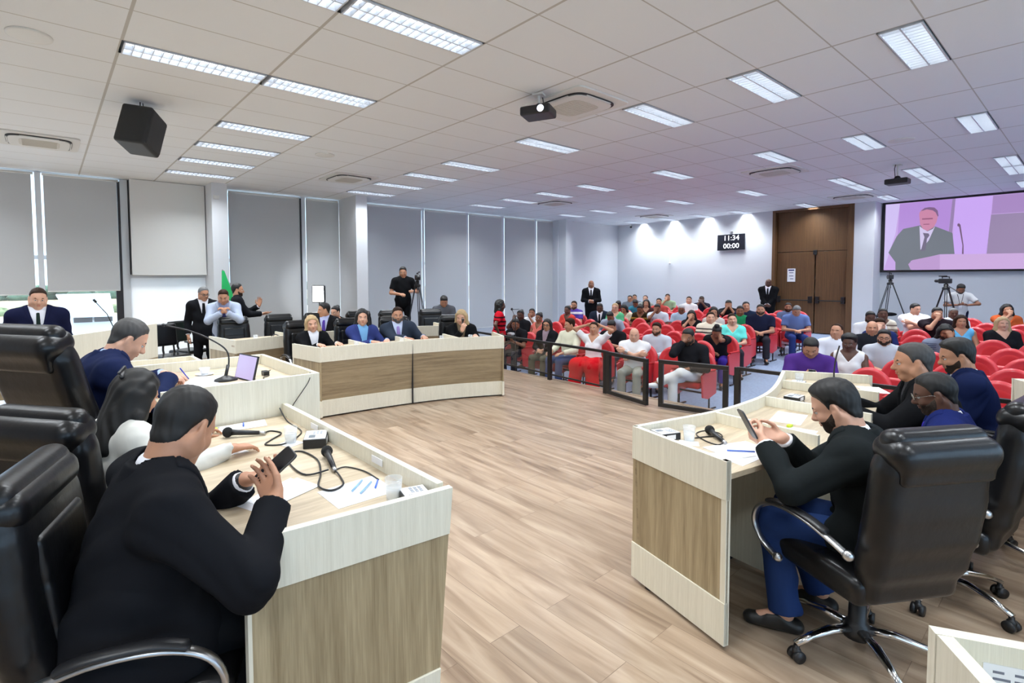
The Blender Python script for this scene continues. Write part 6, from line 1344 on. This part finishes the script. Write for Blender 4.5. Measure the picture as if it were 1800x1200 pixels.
control_box('control box on the third place of the right desk', (4.30, 1.40), 0, ZR, .13, .1, .03); control_box('control box on the fourth place of the right desk', (4.90, 1.57), 10, ZR, .13, .1, .03)
glass_cup(5.02, 1.60, ZR, 'water glass on the farthest place of the right desk')
cable('thin black wire on the third place of the right desk', [(4.30, 1.34, ZR + .004), (4.2, 1.3, ZR + .004), (4.15, 1.36, ZR + .004), (4.0 + .05, 1.34, ZR + .004)], .003)
t = thing('desk_microphone', 'short gooseneck microphone at the farthest place of the right desk', 'microphone', (5.28, 1.42, ZR)); mb = MB(); mb.tube(smooth3([(0, 0, 0), (.0, .0, .1), (-.03, -.02, .22), (-.1, -.06, .33)]), .006, 6); mb.obj('gooseneck', blackp, t, True, world=False); mb = MB(); mb.lathe([(.001, 0), (.04, 0), (.035, .02), (.001, .022)], n=16); mb.obj('base', blackp, t, True, world=False)
# on the central and second-row desks
for x, y, w_ in ((2.95, 6.35, 'blonde woman on the left'), (3.62, 6.3, 'woman in the blue jacket'), (4.3, 6.14, 'bearded man in grey'), (5.0, 5.95, 'woman speaking')): sheet('papers before the ' + w_, rect((x, y), .28, .2, -8), ZR)
for x, y, w_ in ((3.20, 6.2, 'between the two women at the left of the central desk'), (3.86, 6.12, 'right of the woman in the blue jacket'), (4.48, 6.02, 'right of the bearded man in grey'), (4.86, 5.82, 'before the woman speaking')): glass_cup(x, y, ZR, 'water glass ' + w_)
sheet('papers on the left end of the second-row desk', rect((2.35, 8.05), .32, .2, 10), ZR); glass_cup(2.45, 8.0, ZR, 'water glass on the left end of the second-row desk')
tag(MB().box((3.16, 6.30, ZR), (3.30, 6.44, ZR + .012)).obj('notebook', mat('brown_cover', hexc(96, 60, 44), .6), bevel=.002), 'small brown notebook beside the blonde woman on the central desk', 'notebook')
cable('black wires on the second-row desk before the empty chair', [(2.75, 8.1, ZR + .004), (2.8, 8.2, ZR + .05), (2.9, 8.15, ZR + .004), (2.85, 8.3, ZR + .04), (2.80, 8.36, ZR + .004)], .006)
# ------------------------------------------------------------------ camera gear and other standing things
def tripod(x, y, z0, h, spread, label, az=0, cam_=True, bag=False):
    t = thing('camera_tripod', label, 'tripod', (x, y, z0), math.radians(az))
    for k in range(3):
        a = 2 * PI * k / 3; c, s_ = math.cos(a), math.sin(a); mb = MB()
        for o in (-.018, .018): mb.tube([(c * .05 - s_ * o, s_ * .05 + c * o, h - .06), (c * spread * .55 - s_ * o, s_ * spread * .55 + c * o, h * .42)], .009, 6)
        lg = MB(); lg.v, lg.f, lg.mi = mb.v, mb.f, mb.mi; lg.tube([(c * spread * .5, s_ * spread * .5, h * .47), (c * spread, s_ * spread, .015)], .010, 6); l_ = lg.obj('leg', black, t, world=False)
        mb = MB(); mb.sphere((c * spread, s_ * spread, .018), .022, 5); mb.obj('foot', blackp, l_, True, world=False); mb = MB(); mb.cbox((c * spread * .55, s_ * spread * .55, h * .43), (.03, .03, .03)); mb.obj('leg_clamp', blackp, l_, world=False)
    mb = MB(); mb.lathe([(.07, h - .09), (.075, h - .04), (.04, h - .02), (.045, h + .04), (.02, h + .06)], n=14); mb.obj('tripod_head', black, t, True, world=False)
    mb = MB(); mb.tube([(-.02, 0, h + .02), (-.30, .06, h - .16)], .009, 6); mb.obj('pan_handle', black, t, world=False)
    if cam_:
        sdf_obj('video_camera', [rbox((.02, 0, h + .12), (.12, .05, .06), .015), cone((.12, 0, h + .12), (.20, 0, h + .12), .035, .04, .01), cone((-.06, .0, h + .22), (.09, 0, h + .22), .012, .012, .01), cone((-.06, 0, h + .14), (-.06, 0, h + .22), .010, .010, .01), cone((.08, 0, h + .14), (.08, 0, h + .22), .010, .010, .01), cone((.13, .03, h + .24), (-.02, .03, h + .24), .016, .016, .01)], .009, blackp, t)
    if bag: sdf_obj('hanging_bag', [ell((-.02, 0, h * .46), (.10, .16, .05), None, .03), ell((0, .08, h * .38), (.05, .05, .10), None, .05)], .014, cloth('bag', (.01, .01, .012)), t)
    return t
tripod(17.55, 3.52, zf(17.5), 1.62, .62, 'tall camera tripod with a bag hanging in it, left below the screen', 25, True, True)
tripod(16.95, 2.34, zf(17), 1.53, .50, 'camera tripod with a small camera, right below the screen', 70)
tripod(6.45, 9.55, -.3, 1.95, .50, 'black video tripod and camera in front of the operator in black', 245)
t = thing('softbox_lamp', 'lit square softbox lamp on a stand in front of the narrow grey blind', 'lamp', (4.15, 9.6, 0), math.radians(228))
sdf_obj('lamp_housing', [rbox((-.03, 0, 1.46), (.035, .13, .17), .02)], .01, blackp, t); MB().box((.008, -.105, 1.31), (.014, .105, 1.61)).obj('diffuser', mat('softbox_face', (1, 1, 1), .6, emit=(.93, .97, 1), es=9.0), t, world=False)
mb = MB(); mb.tube([(-.05, 0, 1.34), (-.06, 0, 0.5), (-.06, 0, .02)], .011, 6); mb.obj('stand_pole', black, t, world=False)
for k in range(3): a = 2 * PI * k / 3; mb = MB(); mb.tube([(-.06, 0, .35), (-.06 + .3 * math.cos(a), .3 * math.sin(a), .02)], .008, 5); mb.obj('leg', black, t, world=False)
# the lamp's second face lights the blind behind it
l = bpy.data.lights.new('softbox_back', 'SPOT'); l.energy = 42; l.spot_size = math.radians(40); l.spot_blend = .6; l.shadow_soft_size = .12; l.color = (.9, .95, 1)
lo = bpy.data.objects.new('softbox_back', l); C.objects.link(lo); lo.parent = t; lo.location = (-.12, 0, 1.48); lo.rotation_euler = (0, math.radians(90), math.radians(20))
t = thing('flag_backdrop', 'green fabric backdrop edge standing behind the man in the light jacket', 'backdrop', (2.62, 10.25, 0))
gm_ = mat('green_fabric', hexc(40, 190, 104), .8); mb = MB(); mb.add([(2.50, 10.22, .0), (2.98, 10.30, .0), (2.96, 10.30, .55), (2.80, 10.27, 1.35), (2.60, 10.24, 1.92), (2.56, 10.23, 1.92), (2.50, 10.25, 0), (2.98, 10.33, 0), (2.96, 10.33, .55), (2.80, 10.30, 1.35), (2.60, 10.27, 1.92), (2.56, 10.26, 1.92)], [(0, 1, 2, 3, 4, 5), (11, 10, 9, 8, 7, 6), (0, 6, 7, 1), (1, 7, 8, 2), (2, 8, 9, 3), (3, 9, 10, 4), (4, 10, 11, 5), (5, 11, 6, 0)]); mb.obj('fabric', gm_, t)
mb = MB(); mb.tube([(2.58, 10.28, 0), (2.58, 10.28, 1.94)], .012, 6); mb.obj('pole', alum, t)
t = thing('microphone_stand', 'microphone on a tall black stand before the woman in red', 'microphone stand', (7.02, 7.05, zf(7.0)))
mb = MB(); mb.lathe([(.001, 0), (.14, 0), (.13, .015), (.02, .02), (.001, .02)], n=20); mb.obj('base', black, t, True, world=False); mb = MB(); mb.tube([(0, 0, .01), (0, 0, 1.30)], .009, 6); mb.obj('pole', black, t, world=False)
mb = MB(); mb.tube([(0, 0, 1.30), (.03, .12, 1.44)], .006, 6); mb.sphere((.035, .13, 1.455), .026, 6); mb.obj('microphone_head', blackp, t, True, world=False); mb = MB(); mb.tube([(-.10, 0, 1.46), (.10, .0, 1.46)], .005, 5); mb.obj('crossbar', black, t, world=False)
def small_cam(label, c, deg, s_=1): t = thing('camera', label, 'camera', c, math.radians(deg)); sdf_obj('camera_body', [rbox((0, 0, 0), (.035 * s_, .06 * s_, .042 * s_), .012), cone((.03, 0, 0), (.08 * s_, 0, 0), .032 * s_, .034 * s_, .005)], .007, blackp, t)
small_cam('camera in the hands of the photographer behind the railing end', (7.45, 7.60, .50), 200, 1.1); small_cam('small camera held by the man in the charcoal t-shirt', (6.86, 9.22, .86), 236)
tag(MB().cbox((7.50, 7.66, .585), (.06, .07, .03)).obj('cap', mat('white_cap', (.6, .6, .62), .7), bevel=.025), 'pale cap in the lap of the photographer', 'cap')
print('all done', len(bpy.data.objects))
